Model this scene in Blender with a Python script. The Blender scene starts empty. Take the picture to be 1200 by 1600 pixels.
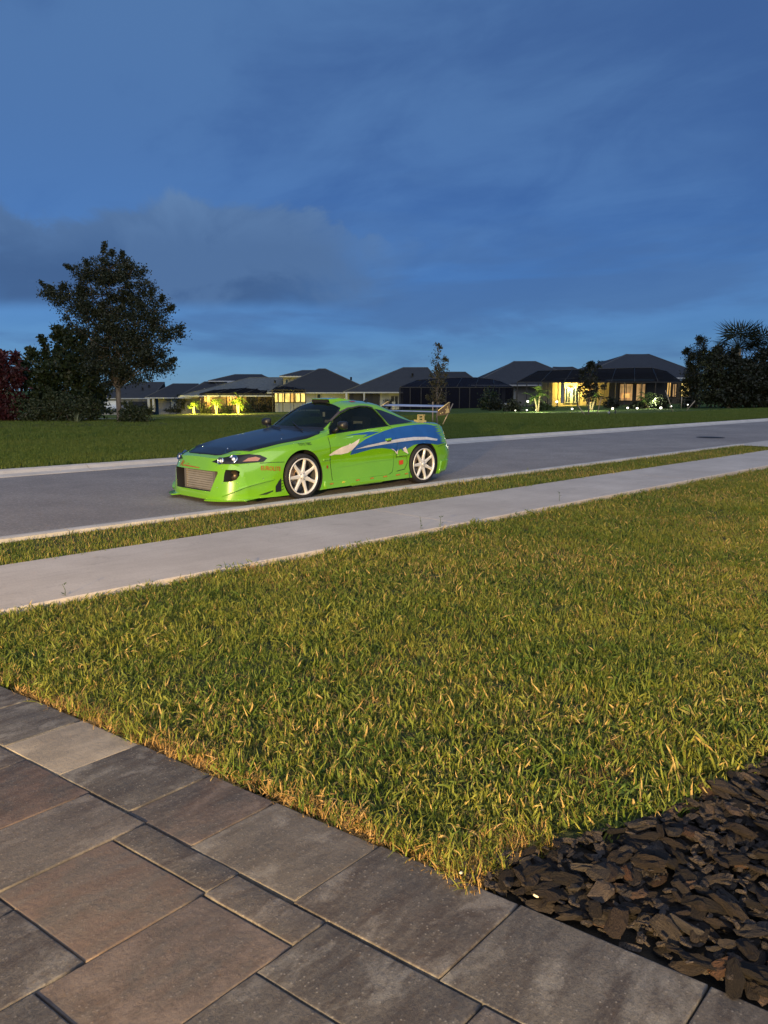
import bpy, bmesh, math, random
import numpy as np
from mathutils import Vector, Matrix, noise as mnoise
from mathutils.bvhtree import BVHTree
from mathutils.geometry import tessellate_polygon
random.seed(7); rng = np.random.default_rng(7)
sc = bpy.context.scene
COL = sc.collection
R = math.radians
pi = math.pi

# ------------------------------------------------------------------ camera, sky, sun, exposure
YAW = R(45.18)                       # view azimuth; +X runs along the street, +Y across it
FW = Vector((math.cos(YAW), math.sin(YAW), 0)); RT = Vector((math.sin(YAW), -math.cos(YAW), 0))
CAM_H = 1.52
cam = bpy.data.cameras.new('camera'); camo = bpy.data.objects.new('camera', cam); COL.objects.link(camo)
camo.location = (0, 0, CAM_H); camo.rotation_euler = (R(90 - 9.09), 0, YAW - pi / 2)
cam.sensor_fit = 'HORIZONTAL'; cam.sensor_width = 36; cam.lens = 36; cam.clip_start = 0.05; cam.clip_end = 4000
sc.camera = camo

w = bpy.data.worlds.new('World'); sc.world = w; w.use_nodes = True
SUN_EL = 42.0; SUN_AZ = 45.18 + 180 + 18       # low western light behind the camera
def build_sky():
    nt = w.node_tree; N = nt.nodes; L = nt.links
    bg = N['Background']
    s = N.new('ShaderNodeTexSky'); s.sky_type = 'NISHITA'; s.sun_disc = False
    s.sun_elevation = R(SUN_EL); s.sun_rotation = R(90 - SUN_AZ); s.ozone_density = 4.0; s.air_density = 1.0; s.dust_density = 0.0
    def mx(fac, a, b, mode='MIX'):
        m = N.new('ShaderNodeMix'); m.data_type = 'RGBA'; m.blend_type = mode; m.clamp_factor = True
        for i, x in ((0, fac), (6, a), (7, b)):
            if isinstance(x, (int, float)): m.inputs[i].default_value = x
            elif isinstance(x, tuple): m.inputs[i].default_value = (*x, 1)
            else: L.new(x, m.inputs[i])
        return m.outputs[2]
    def mth(op, a, b=0.0, c=None, clamp=False):
        m = N.new('ShaderNodeMath'); m.operation = op; m.use_clamp = clamp
        for i, x in enumerate((a, b, c)):
            if x is None: continue
            if isinstance(x, (int, float)): m.inputs[i].default_value = x
            else: L.new(x, m.inputs[i])
        return m.outputs[0]
    tc = N.new('ShaderNodeTexCoord'); sep = N.new('ShaderNodeSeparateXYZ'); L.new(tc.outputs['Generated'], sep.inputs[0])
    X, Y, Z = sep.outputs
    def layer(scale, zoff, seed, detail, rough, dist=0.4, sx=1.0):
        d = mth('MAXIMUM', mth('ADD', Z, zoff), 0.03)
        c = N.new('ShaderNodeCombineXYZ'); L.new(mth('DIVIDE', X, d), c.inputs[0]); L.new(mth('DIVIDE', Y, d), c.inputs[1]); c.inputs[2].default_value = seed
        mp = N.new('ShaderNodeMapping'); L.new(c.outputs[0], mp.inputs[0]); mp.inputs['Rotation'].default_value = (0, 0, -YAW); mp.inputs['Scale'].default_value = (1, sx, 1)
        n = N.new('ShaderNodeTexNoise'); n.inputs['Scale'].default_value = scale; n.inputs['Detail'].default_value = detail; n.inputs['Roughness'].default_value = rough; n.inputs['Distortion'].default_value = dist
        L.new(mp.outputs[0], n.inputs['Vector']); return n.outputs['Fac']
    def ramp(x, a, b, smooth=True):
        r = N.new('ShaderNodeMapRange'); r.interpolation_type = 'SMOOTHSTEP'; r.inputs[1].default_value = a; r.inputs[2].default_value = b; L.new(x, r.inputs[0]); return r.outputs[0]
    base = mx(1.0, s.outputs[0], SKY_TINT, 'MULTIPLY')
    # high overcast veil: soft mottled streaks of two greys over the blue
    v1 = layer(0.9, 0.22, 3.1, 7, 0.58, 0.6, 0.5); v2 = layer(3.2, 0.22, 8.4, 5, 0.6, 0.5, 0.6)
    mot = mth('ADD', mth('MULTIPLY', v1, .68), mth('MULTIPLY', v2, .32))
    veil = mx(ramp(mot, 0.40, 0.60), VEIL_DARK, VEIL)
    base = mx(mth('ADD', .45, mth('MULTIPLY', ramp(mth('ARCSINE', Z), R(2), R(26)), .35)), base, veil)
    # thin dark streaks low down
    el = mth('ARCSINE', Z); az = mth('ARCTAN2', Y, X)
    def azel(sa, se, seed, scale, detail, rough):
        c = N.new('ShaderNodeCombineXYZ'); L.new(mth('MULTIPLY', az, sa), c.inputs[0]); L.new(mth('MULTIPLY', el, se), c.inputs[1]); c.inputs[2].default_value = seed
        n = N.new('ShaderNodeTexNoise'); n.inputs['Scale'].default_value = scale; n.inputs['Detail'].default_value = detail; n.inputs['Roughness'].default_value = rough; n.inputs['Distortion'].default_value = .3; L.new(c.outputs[0], n.inputs['Vector']); return n.outputs['Fac']
    stk = azel(1.0, 5.0, 2.0, 3.2, 6, .55)
    base = mx(mth('MULTIPLY', mth('MULTIPLY', ramp(stk, .48, .66), ramp(el, R(19), R(3))), .65), base, BANK_MID)
    # cumulus bank low over the left houses, lighter billowing tops and a flat dark base
    n1 = azel(1.0, 1.35, 5.2, 6.5, 9, .57); n3 = azel(1.0, 1.2, 9.0, 2.2, 3, .5)
    dt = mth('ADD', mth('MULTIPLY', X, math.cos(R(63))), mth('MULTIPLY', Y, math.sin(R(63)))); dt = mth('DIVIDE', dt, mth('SQRT', mth('SUBTRACT', 1.0001, mth('MULTIPLY', Z, Z))))
    big = ramp(mth('ADD', dt, mth('MULTIPLY', mth('SUBTRACT', n1, .5), .10)), math.cos(R(21)), math.cos(R(9)))
    top = mth('ADD', R(3.2), mth('ADD', mth('MULTIPLY', n1, R(9.5)), mth('ADD', mth('MULTIPLY', n3, R(4.0)), mth('MULTIPLY', big, R(3.0)))))
    dtop = mth('SUBTRACT', top, el)
    upper = ramp(dtop, R(-0.15), R(1.1)); lower = ramp(mth('SUBTRACT', el, mth('ADD', R(3.6), mth('MULTIPLY', n3, R(3.0)))), 0.0, R(1.3))
    bank = mth('MULTIPLY', mth('MULTIPLY', upper, lower), mth('MULTIPLY', big, .93))
    body = mx(mth('ADD', mth('MULTIPLY', ramp(dtop, R(0.0), R(5.0)), .55), mth('MULTIPLY', ramp(n1, .60, .42), .5), None, True), BANK_TOP, BANK_LOW)
    base = mx(bank, base, body)
    L.new(base, bg.inputs[0]); bg.inputs[1].default_value = SKY_STR
SKY_STR = 0.048
SKY_TINT = (0.30, 0.60, 1.08); VEIL = (1.42, 3.05, 6.3); VEIL_DARK = (0.84, 1.92, 4.7); BANK_TOP = (1.75, 3.25, 6.1); BANK_MID = (1.0, 2.2, 5.0); BANK_LOW = (0.82, 1.75, 3.9)
build_sky()
sun = bpy.data.lights.new('dusk_sun', 'SUN'); suno = bpy.data.objects.new('dusk_sun', sun); COL.objects.link(suno)
sun.energy = 1.15; sun.angle = R(75); sun.color = (1.0, 0.955, 0.91)
sdir = Vector((math.cos(R(SUN_AZ)) * math.cos(R(SUN_EL)), math.sin(R(SUN_AZ)) * math.cos(R(SUN_EL)), math.sin(R(SUN_EL))))
suno.rotation_euler = (-sdir).to_track_quat('-Z', 'Y').to_euler(); suno.location = (-20, -20, 30)
vs = sc.view_settings; vs.view_transform = 'Standard'; vs.look = 'None'; vs.exposure = 0.5; vs.gamma = 1.0; vs.use_curve_mapping = False
LAMP_W = 15000  # power of the assumed lamp behind the camera
sc.render.engine = 'CYCLES'; sc.cycles.max_bounces = 6; sc.cycles.transparent_max_bounces = 12

# ------------------------------------------------------------------ helpers
def V(l, d, z=0.0):
    """lateral / depth (metres from the viewpoint) to world"""
    p = RT * l + FW * d; return Vector((p.x, p.y, z))
def U(u, v, d):
    return V((u - 600) * d / 1215.0, d, CAM_H - (v - 608) * d / 1215.0)

class MB:
    def __init__(s): s.v = []; s.f = []; s.m = []; s.sm = []
    def add(s, vs, fs, mi=0, smooth=False, M=None):
        o = len(s.v)
        if M is not None: vs = [M @ Vector(v) for v in vs]
        s.v.extend([tuple(v) for v in vs])
        for f in fs: s.f.append(tuple(i + o for i in f)); s.m.append(mi); s.sm.append(smooth)
    def box(s, c, d, mi=0, M=None, rz=0.0):
        x, y, z = d[0] / 2, d[1] / 2, d[2] / 2
        vs = [Vector((i * x, j * y, k * z)) for i in (-1, 1) for j in (-1, 1) for k in (-1, 1)]
        rm = Matrix.Rotation(rz, 3, 'Z')
        vs = [rm @ v + Vector(c) for v in vs]
        s.add(vs, [(0, 1, 3, 2), (4, 6, 7, 5), (0, 4, 5, 1), (2, 3, 7, 6), (0, 2, 6, 4), (1, 5, 7, 3)], mi, False, M)
    def span(s, a, b, mi=0, M=None):
        s.box([(a[i] + b[i]) / 2 for i in range(3)], [abs(b[i] - a[i]) for i in range(3)], mi, M)
    def prism(s, poly, axis, a, b, mi=0, M=None):
        """poly in the two other axes, extruded from a to b"""
        n = len(poly); vs = []
        for t in (a, b):
            for p in poly:
                q = [0, 0, 0]; k = [i for i in range(3) if i != axis]; q[k[0]] = p[0]; q[k[1]] = p[1]; q[axis] = t; vs.append(Vector(q))
        fs = [tuple(range(n)), tuple(range(2 * n - 1, n - 1, -1))] + [(i, n + i, n + (i + 1) % n, (i + 1) % n) for i in range(n)]
        s.add(vs, fs, mi, False, M)
    def tube(s, path, rad, n=8, mi=0, cap=True, M=None):
        path = [Vector(p) for p in path]
        if not hasattr(rad, '__len__'): rad = [rad] * len(path)
        vs = []; fs = []; prev = None
        for i, p in enumerate(path):
            t = (path[min(i + 1, len(path) - 1)] - path[max(i - 1, 0)]).normalized()
            a = prev - t * prev.dot(t) if prev is not None else (Vector((0, 0, 1)) if abs(t.z) < .9 else Vector((1, 0, 0))).cross(t)
            a.normalize(); b = t.cross(a); prev = a
            for k in range(n):
                an = 2 * pi * k / n; vs.append(p + (a * math.cos(an) + b * math.sin(an)) * rad[i])
        for i in range(len(path) - 1):
            for k in range(n):
                fs.append((i * n + k, i * n + (k + 1) % n, (i + 1) * n + (k + 1) % n, (i + 1) * n + k))
        if cap: fs += [tuple(range(n - 1, -1, -1)), tuple(range((len(path) - 1) * n, len(path) * n))]
        s.add(vs, fs, mi, True, M)
    def lathe(s, prof, n=24, axis='Z', mi=0, M=None, smooth=True, close=False):
        vs = []; fs = []
        for (r, h) in prof:
            for k in range(n):
                a = 2 * pi * k / n; c, d = r * math.cos(a), r * math.sin(a)
                vs.append(Vector((c, d, h)) if axis == 'Z' else Vector((c, h, d)))
        m = len(prof)
        for i in range(m if close else m - 1):
            j = (i + 1) % m
            for k in range(n): fs.append((i * n + k, i * n + (k + 1) % n, j * n + (k + 1) % n, j * n + k))
        s.add(vs, fs, mi, smooth, M)
    def mesh(s, name):
        me = bpy.data.meshes.new(name); me.from_pydata(s.v, [], s.f)
        me.polygons.foreach_set('material_index', s.m); me.polygons.foreach_set('use_smooth', s.sm); me.update(); return me
    def build(s, name, mats, parent=None, loc=None, rz=0.0):
        return obj(name, s.mesh(name), mats, parent, loc, rz)

def obj(name, me, mats=None, parent=None, loc=None, rz=0.0):
    o = bpy.data.objects.new(name, me); COL.objects.link(o)
    if mats is not None and me is not None and not me.materials:
        for m in (mats if isinstance(mats, (list, tuple)) else [mats]): me.materials.append(m)
    if parent is not None: o.parent = parent
    if loc is not None: o.location = loc
    o.rotation_euler.z = rz
    return o
def tag(o, label, cat, group=None):
    o['label'] = label; o['category'] = cat
    if group: o['group'] = group
    return o
def thing(name, label, cat, loc=(0, 0, 0), rz=0.0, group=None):
    return tag(obj(name, None, None, None, loc, rz), label, cat, group)
def struct(o): o['kind'] = 'structure'; return o
def stuff(o): o['kind'] = 'stuff'; return o
def copy_tree(o, parent=None):
    c = o.copy(); COL.objects.link(c); c.parent = parent
    for ch in list(o.children): copy_tree(ch, c)
    return c
def fix_normals(me):
    bm = bmesh.new(); bm.from_mesh(me); bmesh.ops.recalc_face_normals(bm, faces=bm.faces); bm.to_mesh(me); bm.free()

# ------------------------------------------------------------------ materials
class NT:
    def __init__(s, name, rough=0.7, spec=0.5):
        s.m = bpy.data.materials.new(name); s.m.use_nodes = True; s.t = s.m.node_tree; s.N = s.t.nodes; s.L = s.t.links
        s.b = s.N['Principled BSDF']; s.b.inputs['Roughness'].default_value = rough; s.b.inputs['Specular IOR Level'].default_value = spec
        s._pos = None
    def set(s, k, v):
        if hasattr(v, 'is_output'): s.L.new(v, s.b.inputs[k])
        else: s.b.inputs[k].default_value = (*v, 1) if isinstance(v, tuple) and len(v) == 3 else v
        return s
    def pos(s):
        if s._pos is None: s._pos = s.N.new('ShaderNodeNewGeometry').outputs['Position']
        return s._pos
    def objc(s): return s.N.new('ShaderNodeTexCoord').outputs['Object']
    def rand(s): return s.N.new('ShaderNodeObjectInfo').outputs['Random']
    def attr(s, n): a = s.N.new('ShaderNodeAttribute'); a.attribute_name = n; return a.outputs['Fac']
    def mapping(s, vec, scale=(1, 1, 1), rot=(0, 0, 0), loc=None):
        m = s.N.new('ShaderNodeMapping'); s.L.new(vec, m.inputs[0]); m.inputs['Scale'].default_value = scale; m.inputs['Rotation'].default_value = rot
        if loc is not None: s.L.new(loc, m.inputs['Location'])
        return m.outputs[0]
    def noise(s, scale, detail=4, rough=0.55, vec=None, dist=0.0):
        n = s.N.new('ShaderNodeTexNoise'); n.inputs['Scale'].default_value = scale; n.inputs['Detail'].default_value = detail; n.inputs['Roughness'].default_value = rough; n.inputs['Distortion'].default_value = dist
        s.L.new(vec if vec is not None else s.pos(), n.inputs['Vector']); return n.outputs['Fac']
    def voro(s, scale, vec=None, out='Distance'):
        n = s.N.new('ShaderNodeTexVoronoi'); n.inputs['Scale'].default_value = scale; s.L.new(vec if vec is not None else s.pos(), n.inputs['Vector']); return n.outputs[out]
    def math(s, op, a, b=0.0):
        m = s.N.new('ShaderNodeMath'); m.operation = op
        for i, x in enumerate((a, b)):
            if isinstance(x, (int, float)): m.inputs[i].default_value = x
            else: s.L.new(x, m.inputs[i])
        return m.outputs[0]
    def rng(s, x, a, b, c=0.0, d=1.0):
        r = s.N.new('ShaderNodeMapRange'); s.L.new(x, r.inputs[0])
        for i, q in enumerate((a, b, c, d)): r.inputs[i + 1].default_value = q
        return r.outputs[0]
    def mix(s, fac, a, b, mode='MIX'):
        m = s.N.new('ShaderNodeMix'); m.data_type = 'RGBA'; m.blend_type = mode
        for i, x in ((0, fac), (6, a), (7, b)):
            if isinstance(x, (int, float)): m.inputs[i].default_value = x
            elif isinstance(x, tuple): m.inputs[i].default_value = (*x, 1)
            else: s.L.new(x, m.inputs[i])
        return m.outputs[2]
    def ramp(s, x, stops):
        r = s.N.new('ShaderNodeValToRGB'); s.L.new(x, r.inputs[0]); e = r.color_ramp.elements
        e[0].position = stops[0][0]; e[0].color = (*stops[0][1], 1); e[1].position = stops[-1][0]; e[1].color = (*stops[-1][1], 1)
        for p, c in stops[1:-1]: q = e.new(p); q.color = (*c, 1)
        return r.outputs[0]
    def bump(s, h, strength=0.4, dist=0.01):
        b = s.N.new('ShaderNodeBump'); b.inputs['Strength'].default_value = strength; b.inputs['Distance'].default_value = dist; s.L.new(h, b.inputs['Height']); s.L.new(b.outputs[0], s.b.inputs['Normal']); return s
def plain(name, col, rough=0.6, metal=0.0, var=0.15, scale=6.0, spec=0.5, coat=0.0):
    n = NT(name, rough, spec); k = n.noise(scale, 4, 0.6, n.objc())
    lo = tuple(c * (1 - var) for c in col); hi = tuple(min(1, c * (1 + var)) for c in col)
    n.set('Base Color', n.mix(n.rng(k, 0.3, 0.7), lo, hi)); n.set('Metallic', metal)
    if coat: n.set('Coat Weight', coat); n.b.inputs['Coat Roughness'].default_value = 0.03
    return n.m
def emit(name, col, strength):
    n = NT(name, 0.5); k = n.noise(1.7, 3, 0.6, n.mapping(n.objc(), (1.6, 1, .6)))
    n.set('Base Color', col); n.set('Emission Color', n.mix(n.rng(k, .36, .62), tuple(c * 0.38 for c in col), col)); n.set('Emission Strength', strength); return n.m
def point(name, loc, watts, col, radius=0.05, parent=None):
    l = bpy.data.lights.new(name, 'POINT'); l.energy = watts; l.color = col; l.shadow_soft_size = radius
    o = bpy.data.objects.new(name, l); COL.objects.link(o); o.location = loc
    if parent is not None: o.parent = parent
    return o
# ------------------------------------------------------------------ setting: ground, street, kerbs, pavements
def yoff(x):
    if x < 6: return 0.0
    return -0.00033 * (min(x, 70) - 6) ** 2 - (0.042 * (x - 70) if x > 70 else 0)
def foff(x): return yoff(x) - 0.013 * max(0, min(x, 40) - 6)
def tz(x, y):
    p = Vector((x, y, 0)); d = p.dot(FW); l = p.dot(RT)
    if d <= 32: return 0.0
    s = min(0.03, max(0.004, 0.0195 - 0.033 * l / d)); t = min(1, (d - 32) / 14.0)
    return max(-3.7, -(d - 32) * s * t)
def zfar(x, y): return 0.085 + tz(x, y)

def strip(name, mat, prof, xs, offs=yoff):
    m = MB(); n = len(prof)
    vs = [Vector((x, y + offs(x), z)) for x in xs for (y, z) in prof]
    fs = [(i * n + k, (i + 1) * n + k, (i + 1) * n + k + 1, i * n + k + 1) for i in range(len(xs) - 1) for k in range(n - 1)]
    m.add(vs, fs, 0, False); return m.build(name, mat)

# materials
n = NT('asphalt', 0.85); a = n.noise(26, 7, 0.85); b = n.noise(1.3, 5, 0.6); g = n.noise(0.35, 3); ag = n.voro(24)
c = n.mix(n.rng(b, .3, .7), (0.205, 0.183, 0.160), (0.295, 0.262, 0.228)); c = n.mix(n.rng(a, .50, .66), c, (0.46, 0.43, 0.40)); c = n.mix(n.rng(ag, .05, .26, .7, 0.0), c, (0.06, 0.058, 0.06))
c = n.mix(n.rng(g, .35, .7, 0, .5), c, (0.16, 0.14, 0.13)); n.set('Base Color', c); n.bump(n.math('ADD', a, n.math('MULTIPLY', ag, 0.8)), 0.9, 0.006); ASPH = n.m
def concrete(name, lo, hi, sc_=1.0):
    n = NT(name, 0.85); b = n.noise(1.1 * sc_, 6, .62); f = n.noise(60, 3, .6); br = n.noise(7, 3, .6, n.mapping(n.pos(), (0.25, 3.0, 1)))
    c = n.mix(n.rng(b, .3, .7), lo, hi); c = n.mix(n.rng(f, .45, .8, 0, .35), c, tuple(x * .6 for x in lo)); c = n.mix(n.rng(br, .5, .75, 0, .3), c, tuple(x * .75 for x in lo))
    st = n.noise(2.6, 6, .7, None, 1.2); c = n.mix(n.rng(st, .58, .72, 0, .4), c, tuple(x * .62 for x in lo))
    n.set('Base Color', c); n.bump(n.math('ADD', n.math('MULTIPLY', br, .8), f), 0.35, 0.004); return n.m
CONC = concrete('concrete', (0.44, 0.388, 0.328), (0.58, 0.52, 0.445)); KERBM = concrete('kerb_concrete', (0.45, 0.42, 0.37), (0.60, 0.56, 0.50), 2)
n = NT('soil', 0.95); c = n.mix(n.noise(18, 5), (0.008, 0.007, 0.005), (0.026, 0.020, 0.014)); n.set('Base Color', c); n.bump(n.noise(40, 5), .8, .02); SOIL = n.m
n = NT('turf', 0.9); c = n.mix(n.rng(n.noise(30, 5, .7), .3, .7), (0.018, 0.034, 0.008), (0.055, 0.085, 0.02)); c = n.mix(n.rng(n.noise(.6, 4), .4, .75, 0, .5), c, (0.075, 0.075, 0.022)); n.set('Base Color', c); n.bump(n.noise(55, 5, .7), 1.0, .05); TURF = n.m
n = NT('far_turf', 0.95, 0.1)
c = n.mix(n.rng(n.noise(26, 6, .75), .3, .72), (0.030, 0.058, 0.012), (0.085, 0.125, 0.030)); c = n.mix(n.rng(n.noise(.12, 4, .6), .35, .7, 0, .6), c, (0.050, 0.090, 0.022)); n.set('Base Color', c); n.bump(n.noise(24, 6, .75), 1.0, .08); FTURF = n.m

m = MB(); m.box((0, 0, -0.20), (300, 60, 0.04)); g0 = struct(m.build('ground', SOIL)); g0.location = (90, -15.6, 0)
# far ground: one sheet from the back of the far kerb to the horizon
xs = list(np.concatenate([np.arange(-120, 160, 2.5), np.arange(160, 600, 25), np.arange(600, 2600, 250)])); xs = [-2500, -1500, -900, -500, -300, -200, -150] + xs
ys = [14.60, 14.9, 15.4, 16, 17, 18.5] + list(np.arange(20, 160, 2.5)) + list(np.arange(160, 600, 25)) + list(np.arange(600, 2700, 250))
m = MB(); vs = []
for j, y in enumerate(ys):
    for x in xs:
        yy = y + foff(x) * (1 if j < 4 else max(0, 1 - (y - 16) / 40))
        z = zfar(x, yy) + (0.0 if j < 1 else 0.02 + 0.035 * mnoise.noise((x * .21, yy * .21, 0)) if j > 2 else 0.012)
        vs.append(Vector((x, yy, z)))
nx = len(xs); m.add(vs, [(j * nx + i, j * nx + i + 1, (j + 1) * nx + i + 1, (j + 1) * nx + i) for j in range(len(ys) - 1) for i in range(nx - 1)], 0, True)
struct(m.build('far_lawn_ground', FTURF))
xr = list(np.arange(-90, 262, 2.0))
m = MB(); vs = []; NY = 8
for x in xr:
    for k in range(NY + 1):
        t = k / NY; y0 = 8.34 + yoff(x); y1 = 14.12 + foff(x); vs.append(Vector((x, y0 + (y1 - y0) * t, 0.025 * (1 - (2 * t - 1) ** 2) + 0.0)))
m.add(vs, [(i * (NY + 1) + k, (i + 1) * (NY + 1) + k, (i + 1) * (NY + 1) + k + 1, i * (NY + 1) + k + 1) for i in range(len(xr) - 1) for k in range(NY)], 0, True)
struct(m.build('road', ASPH))
def kerb(prof, offs, gapx=None):
    root = None
    L = 3.05; k = 0
    for x0 in np.arange(-12, 75, L):
        if gapx and gapx[0] < x0 + L / 2 < gapx[1]: continue
        m = MB(); a, b = x0 + .006, x0 + L - .006; n = len(prof)
        vs = [Vector((x, y + offs(x), z)) for x in (a, (a + b) / 2, b) for (y, z) in prof]
        m.add(vs, [(i * n + q, (i + 1) * n + q, (i + 1) * n + (q + 1) % n, i * n + (q + 1) % n) for i in range(2) for q in range(n)] + [tuple(range(n)), tuple(range(3 * n - 1, 2 * n - 1, -1))])
        if root is None: root = struct(m.build('kerb', KERBM))
        else: m.build('kerb_section', KERBM, root)
    m = MB()
    for (a, b) in ((-90, -12.006), (75 + .1, 260)):
        xx = list(np.arange(a, b, 4.0)) + [b]; n = len(prof)
        vs = [Vector((x, y + offs(x), z)) for x in xx for (y, z) in prof]
        m.add(vs, [(i * n + q, (i + 1) * n + q, (i + 1) * n + (q + 1) % n, i * n + (q + 1) % n) for i in range(len(xx) - 1) for q in range(n)])
    m.build('kerb_section', KERBM, root)
kerb([(7.96, -.1), (7.96, .052), (8.02, .060), (8.09, .058), (8.16, .046), (8.36, .006), (8.36, -.1)], yoff, (21.5, 27.5))
kerb([(14.10, -.1), (14.10, .006), (14.32, .035), (14.42, .085), (14.50, .102), (14.60, .100), (14.60, -.1)], foff)
# pavement: long slabs with tooled joints
root = None
for x0 in np.arange(-30, 90, 6.1):
    m = MB(); a, b = x0 + .004, x0 + 6.1 - .004; prof = [(5.44, -.1), (5.44, .022), (5.452, .030), (6.868, .030), (6.88, .022), (6.88, -.1)]; n = len(prof)
    xx = [a, (a + b) / 2, b]
    vs = [Vector((x, y + yoff(x), z)) for x in xx for (y, z) in prof]
    m.add(vs, [(i * n + q, (i + 1) * n + q, (i + 1) * n + (q + 1) % n, i * n + (q + 1) % n) for i in range(2) for q in range(n)] + [tuple(range(n)), tuple(range(3 * n - 1, 2 * n - 1, -1))])
    if root is None: root = struct(m.build('pavement', CONC))
    else: m.build('slab', CONC, root)
o = strip('driveway_apron', CONC, [(6.885, .028), (7.9, .028), (8.345, .006)], list(np.arange(21.4, 27.5, 1.0))); struct(o)
o = strip('verge_ground', TURF, [(6.89, -.03), (6.92, .0), (7.955, .012)], list(np.arange(-40, 21.5, 2.0))); struct(o)

# near lawn ground, bounded by pavement, pavers and bark bed
PA = Vector((0.1609, -0.98697, 0)); PB = Vector((0.99803, 0.06279, 0)); PO = Vector((1.444, 2.9654, 0))
def pv(b, a, z=0.0): p = PO + PB * b + PA * a; return Vector((p.x, p.y, z))
def edge_b(a): return 0.012 + 0.006 * a
BED = [(1.722, 1.46), (1.80, 1.43), (1.89, 1.40), (2.04, 1.325), (2.21, 1.255), (2.36, 1.19), (2.61, 1.12), (2.94, 1.065), (3.4, 1.03), (5.0, .98)]
lawn_poly = [(1.05, 5.43), (40, 5.43 + yoff(40)), (40, .7)] + BED[::-1] + [(pv(edge_b(a) + .085, a).x, pv(edge_b(a) + .085, a).y) for a in (1.5, .8, 0, -1, -2.45)]
m = MB(); tri = tessellate_polygon([[Vector((x, y, 0)) for x, y in lawn_poly]]); m.add([Vector((x, y, -0.012)) for x, y in lawn_poly], [tuple(t) for t in tri]); lw = m.build('lawn_ground', TURF); fix_normals(lw.data); struct(lw)
bed_poly = BED + [(5.0, -2.0), (2.25, -2.0), (pv(.034, 3.0).x, pv(.034, 3.0).y), (pv(.026, 1.62).x, pv(.026, 1.62).y)]
m = MB(); tri = tessellate_polygon([[Vector((x, y, 0)) for x, y in bed_poly]]); m.add([Vector((x, y, -0.03)) for x, y in bed_poly], [tuple(t) for t in tri]); bedo = m.build('bark_bed', SOIL); fix_normals(bedo.data); struct(bedo)
def inpoly(x, y, P):
    c = False; j = len(P) - 1
    for i in range(len(P)):
        if (P[i][1] > y) != (P[j][1] > y) and x < (P[j][0] - P[i][0]) * (y - P[i][1]) / (P[j][1] - P[i][1]) + P[i][0]: c = not c
        j = i
    return c

# ------------------------------------------------------------------ pavers
n = NT('paver_stone', 0.78, 0.35)
rot = -math.atan2(PB.y, PB.x)
cmb = n.N.new('ShaderNodeCombineXYZ'); r = n.rand()
for i, k in enumerate((91.0, 57.0, 33.0)): n.L.new(n.math('MULTIPLY', r, k), cmb.inputs[i])
vec = n.mapping(n.objc(), (1, 1, 1), (0, 0, rot), cmb.outputs[0]); vs_ = n.mapping(vec, (1.2, 5.0, 1))
big = n.noise(3.2, 6, .62, vs_, .2); st = n.noise(7, 8, .76, n.mapping(vec, (1.3, 4.2, 1)), .15); fine = n.noise(150, 3, .75, vec); spk = n.voro(52, vec); blot = n.noise(4.2, 7, .66, n.mapping(vec, (1, 1.7, 1)), .25); gr = n.noise(38, 7, .85, n.mapping(vec, (.8, 1.8, 1)))
base = n.ramp(r, [(0, (0.090, 0.085, 0.079)), (.3, (0.104, 0.096, 0.088)), (.55, (0.096, 0.092, 0.088)), (.8, (0.120, 0.115, 0.107)), (1, (0.096, 0.088, 0.081))])
c = n.mix(n.rng(big, .44, .62, 0, .85), base, (0.060, 0.052, 0.048)); c = n.mix(n.rng(blot, .52, .63, 0, .8), c, (0.215, 0.210, 0.195)); c = n.mix(n.rng(blot, .46, .34, 0, .8), c, (0.060, 0.059, 0.060)); c = n.mix(n.rng(st, .54, .70, 0, .65), c, (0.165, 0.152, 0.135)); c = n.mix(n.rng(st, .44, .30, 0, .5), c, (0.075, 0.052, 0.040))
c = n.mix(n.rng(gr, .52, .66, 0, .65), c, (0.185, 0.172, 0.152)); c = n.mix(n.rng(fine, .45, .75, 0, .5), c, (0.030, 0.027, 0.025)); c = n.mix(n.rng(spk, .05, .20, .75, 0), c, (0.27, 0.255, 0.23))
hi = n.attr('pale'); c = n.mix(n.math('MULTIPLY', hi, n.rng(blot, .40, .62, .55, .95)), c, (0.34, 0.30, 0.24)); dk = n.attr('warm'); c = n.mix(n.math('MULTIPLY', dk, n.rng(blot, .4, .6, .15, .75)), c, (0.125, 0.070, 0.050))
edge = n.attr('edge'); c = n.mix(n.math('MULTIPLY', edge, n.rng(st, .50, .62, .0, .12)), c, (0.22, 0.17, 0.12))
n.set('Base Color', c); n.set('Roughness', n.rng(fine, .3, .8, .62, .9)); n.bump(n.math('ADD', n.math('ADD', fine, n.math('MULTIPLY', gr, 1.0)), n.math('MULTIPLY', spk, -.6)), 0.5, 0.003); PAVM = n.m
n = NT('joint_sand', 0.95); n.set('Base Color', n.mix(n.noise(60, 3), (0.015, 0.012, 0.010), (0.10, 0.08, 0.055))); n.bump(n.noise(90, 3), .6, .01); SAND = n.m
m = MB(); P = [pv(.03, -2.45), pv(.035, 3.2), pv(-4, 3.2), pv(-4, -2.45)]; m.add([Vector((p.x, p.y, -.035)) for p in P], [(3, 2, 1, 0)]); patio = m.build('paver_drive', SAND); fix_normals(patio.data); struct(patio)
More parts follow.
